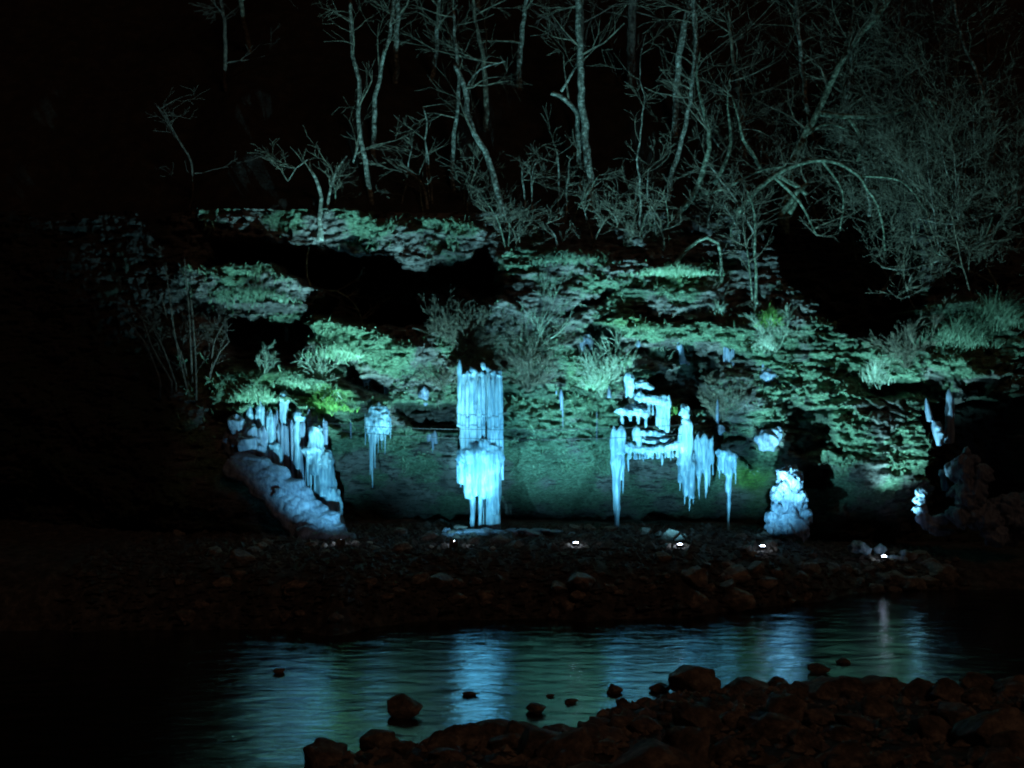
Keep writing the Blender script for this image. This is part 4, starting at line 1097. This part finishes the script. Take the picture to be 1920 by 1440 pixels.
pstone("rock at the left tip of the stones beside the big boulder", 1150, 1292, 16, 9)
pstone("low rock poking out right of the bright water", 1530, 1256, 22, 8)
pstone("small rock in dark water right of the low poking rock", 1580, 1240, 12, 6)
pstone("long low boulder at the near shore below the bright reflection", 905, 1392, 85, 30, 28.0)
pstone("pointed boulder on the near shore left of the long low one", 712, 1392, 34, 26, 27.4)
pstone("wide boulder right of the long low one", 1040, 1388, 60, 26, 27.8)
pstone("hump of rock behind the right shore stones", 1455, 1285, 22, 16)
pstone("reddish slab sloping beside the big rounded boulder", 1395, 1305, 60, 32, 31)
pstone("left end boulder of the near bank, half out of frame", 610, 1425, 46, 26, 26)
pstone("large rounded boulder at the water edge of the far bank, left", 625, 1158, 34, 28, 41.0)
pstone("reddish round boulder on the far bank below the big column", 908, 1122, 22, 16, 42.6)
pstone("reddish boulder on the far bank left of the thin icicle", 1062, 1138, 22, 18, 42.5)
pstone("big boulder at the far waterline right of centre", 1375, 1122, 36, 20, 43.8)
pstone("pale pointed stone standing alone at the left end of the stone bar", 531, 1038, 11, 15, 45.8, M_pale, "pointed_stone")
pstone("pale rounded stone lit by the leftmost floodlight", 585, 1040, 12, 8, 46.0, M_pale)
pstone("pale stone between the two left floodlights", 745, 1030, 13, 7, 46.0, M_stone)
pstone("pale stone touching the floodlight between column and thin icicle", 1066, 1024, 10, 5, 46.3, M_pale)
for (lx, nm) in ((640, "at the foot of the ice slope"), (850, "in front of the big ice column"), (1080, "between column and thin icicle"), (1275, "below the arched ice"), (1430, "left of the ice mound"), (1658, "beside the snowy lump")):
    for k in range(9 if lx > 900 else 15):
        dl = {1658: 49.0, 1430: 46.3}.get(lx, DL)
        y_ = dl + rnd.uniform(-.05, .75); x_ = (lx - 960) * dl / FPX + (rnd.gauss(0, .42 if lx > 900 else .8) if k > 1 else (-.35, .38)[k])
        if abs(x_ - (lx - 960) * dl / FPX) < .2 and y_ < dl + .25: y_ = dl + .35
        r_s = rnd.uniform(.06, .15)
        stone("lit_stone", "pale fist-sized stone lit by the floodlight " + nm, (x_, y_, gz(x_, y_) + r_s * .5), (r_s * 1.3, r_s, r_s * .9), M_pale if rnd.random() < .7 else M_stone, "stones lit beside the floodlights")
for (lx, nm) in ((640, "at the foot of the ice slope"), (850, "in front of the big ice column")):
    for dx_, r_s in ((-.05, .13), (.09, .11)):
        x_ = (lx - 960) * DL / FPX + dx_; y_ = DL - .24
        stone("lit_stone", "stone half hiding the floodlight " + nm, (x_, y_, gz(x_, y_) + r_s * 1.5), (r_s, r_s * .8, r_s * 1.7), M_stone, "stones hiding a floodlight")
# far bank stones
def zone(px, names):
    for lim, nm in names:
        if px < lim: return nm
    return names[-1][1]
cnt = 0
while cnt < 140:
    x = rnd.uniform(-14, 17.5); sf_ = float(np.interp(x, *FAR))
    y = sf_ + rnd.uniform(-.1, 1.5) if cnt < 80 else rnd.uniform(sf_ + .6, 51)
    px_ = 960 + x * FPX / y
    if px_ < 330 or px_ > 1790: continue
    if any(abs(px_ - q) < 26 for q in (640, 850, 1080, 1275, 1430, 1658)) and y > sf_ + 1 and y < 46.2: continue
    r = rnd.choice([.14, .2, .26, .34]) * rnd.uniform(.8, 1.25) if y > sf_ + .9 else rnd.choice([.2, .3, .42, .55]) * rnd.uniform(.8, 1.2)
    front = y < sf_ + 1.2
    where = zone(px_, [(560, "left of the ice slope"), (820, "between the ice slope and the big column"), (1020, "in front of the big ice column"), (1250, "in front of the long thin icicle"), (1470, "below the arched ice"), (2000, "towards the right end of the bar")])
    lab = ("large" if r > .33 else "small") + (" dark boulder at the far waterline, " if front else " grey boulder up on the stone bar, ") + where
    stone("boulder", lab, (x, y, gz(x, y) + r * .18), (r * 1.3, r, r * .75), M_dstone if y < 45.6 else M_stone, "boulders on the far stone bar, " + ("waterline" if front else "top"))
    cnt += 1
# near bank boulders
cnt = 0
while cnt < 150:
    x = rnd.uniform(-3.6, 14); y = rnd.uniform(19.5, 33)
    sn = float(np.interp(x, *NEAR)); px_ = 960 + x * FPX / y
    if y > sn - .1 or px_ > 2000: continue
    r = rnd.choice([.14, .18, .24, .3, .38, .55]) * rnd.uniform(.8, 1.25)
    if y > sn - 1.2: r = min(r, .26)
    elif y > sn - 4: r = min(r, .42)
    if px_ - r * 1.3 * FPX / y < 530: continue
    where = zone(px_, [(820, "at the lower left end of the near bank"), (1080, "below the bright column reflection"), (1320, "below the big rounded boulder"), (1600, "right of the big rounded boulder"), (2100, "in the lower right corner")])
    lab = ("large" if r > .4 else "medium" if r > .22 else "small") + " brownish boulder in the heap " + where
    stone("boulder", lab, (x, y, gz(x, y) + r * .18), (r * 1.35, r * 1.1, r * .78), M_dstone, "boulders heaped on the near bank")
    cnt += 1
# gravel as one mass
vs, fs = [], []
octa = [(1, 0, 0), (-1, 0, 0), (0, 1, 0), (0, -1, 0), (0, 0, .7), (0, 0, -.7)]
of = [(0, 2, 4), (2, 1, 4), (1, 3, 4), (3, 0, 4), (2, 0, 5), (1, 2, 5), (3, 1, 5), (0, 3, 5)]
pos = []
for k in range(15000):
    if k % 3: x, y = rnd.uniform(-15, 18), rnd.uniform(40, 52.5)
    else: x, y = rnd.uniform(-6, 15), rnd.uniform(18, 33)
    pos.append((x, y))
pos = np.array(pos)
zz = ground_z(pos[:, 0], pos[:, 1]); ok = zz > 0.03
for side in (0, 1):
    vs, fs = [], []
    for (x, y), z, o_ in zip(pos, zz, ok):
        if not o_ or (y > 36) != bool(side): continue
        r = rnd.uniform(.03, .12) * (1.6 if rnd.random() < .2 else 1) * (rnd.uniform(1, 1.8) if side else 1); b0 = len(vs); a = rnd.uniform(0, 6.28); ca_, sa_ = math.cos(a), math.sin(a)
        for v in octa:
            j = r * rnd.uniform(.7, 1.3)
            vs.append((x + (v[0] * ca_ * 1.3 - v[1] * sa_) * j, y + (v[0] * sa_ * 1.3 + v[1] * ca_) * j, z + .02 + v[2] * j))
        fs += [tuple(b0 + i for i in f) for f in of]
    tag(obj("gravel", vs, fs, M_bank if side else M_dstone, None, False), "loose gravel and cobbles between the boulders of the " + ("far stone bar" if side else "near bank"), "gravel", kind="stuff")

# ------------------------------------------------------------------ the two wires across the cave mouth
def wire(label, pts):
    q = resample([P(x, y, d) for x, y, d in pts], .5)
    mb = MB(); mb.tube(q, [0.011] * len(q), 5)
    o = mb.build("wire", M_cable); tag(o, label, "wire", "wires strung across the cave")
wire("upper of two thin dark wires strung across the cave mouth", [(560, 788, 50.6), (720, 801, 49.8), (950, 806, 49.6), (1130, 804, 49.6), (1310, 795, 50.6)])
wire("lower of two thin dark wires strung across the cave mouth", [(575, 800, 50.6), (720, 815, 49.8), (950, 824, 49.6), (1130, 822, 49.6), (1320, 812, 50.6)])
for bm in stone_meshes: bm.free()
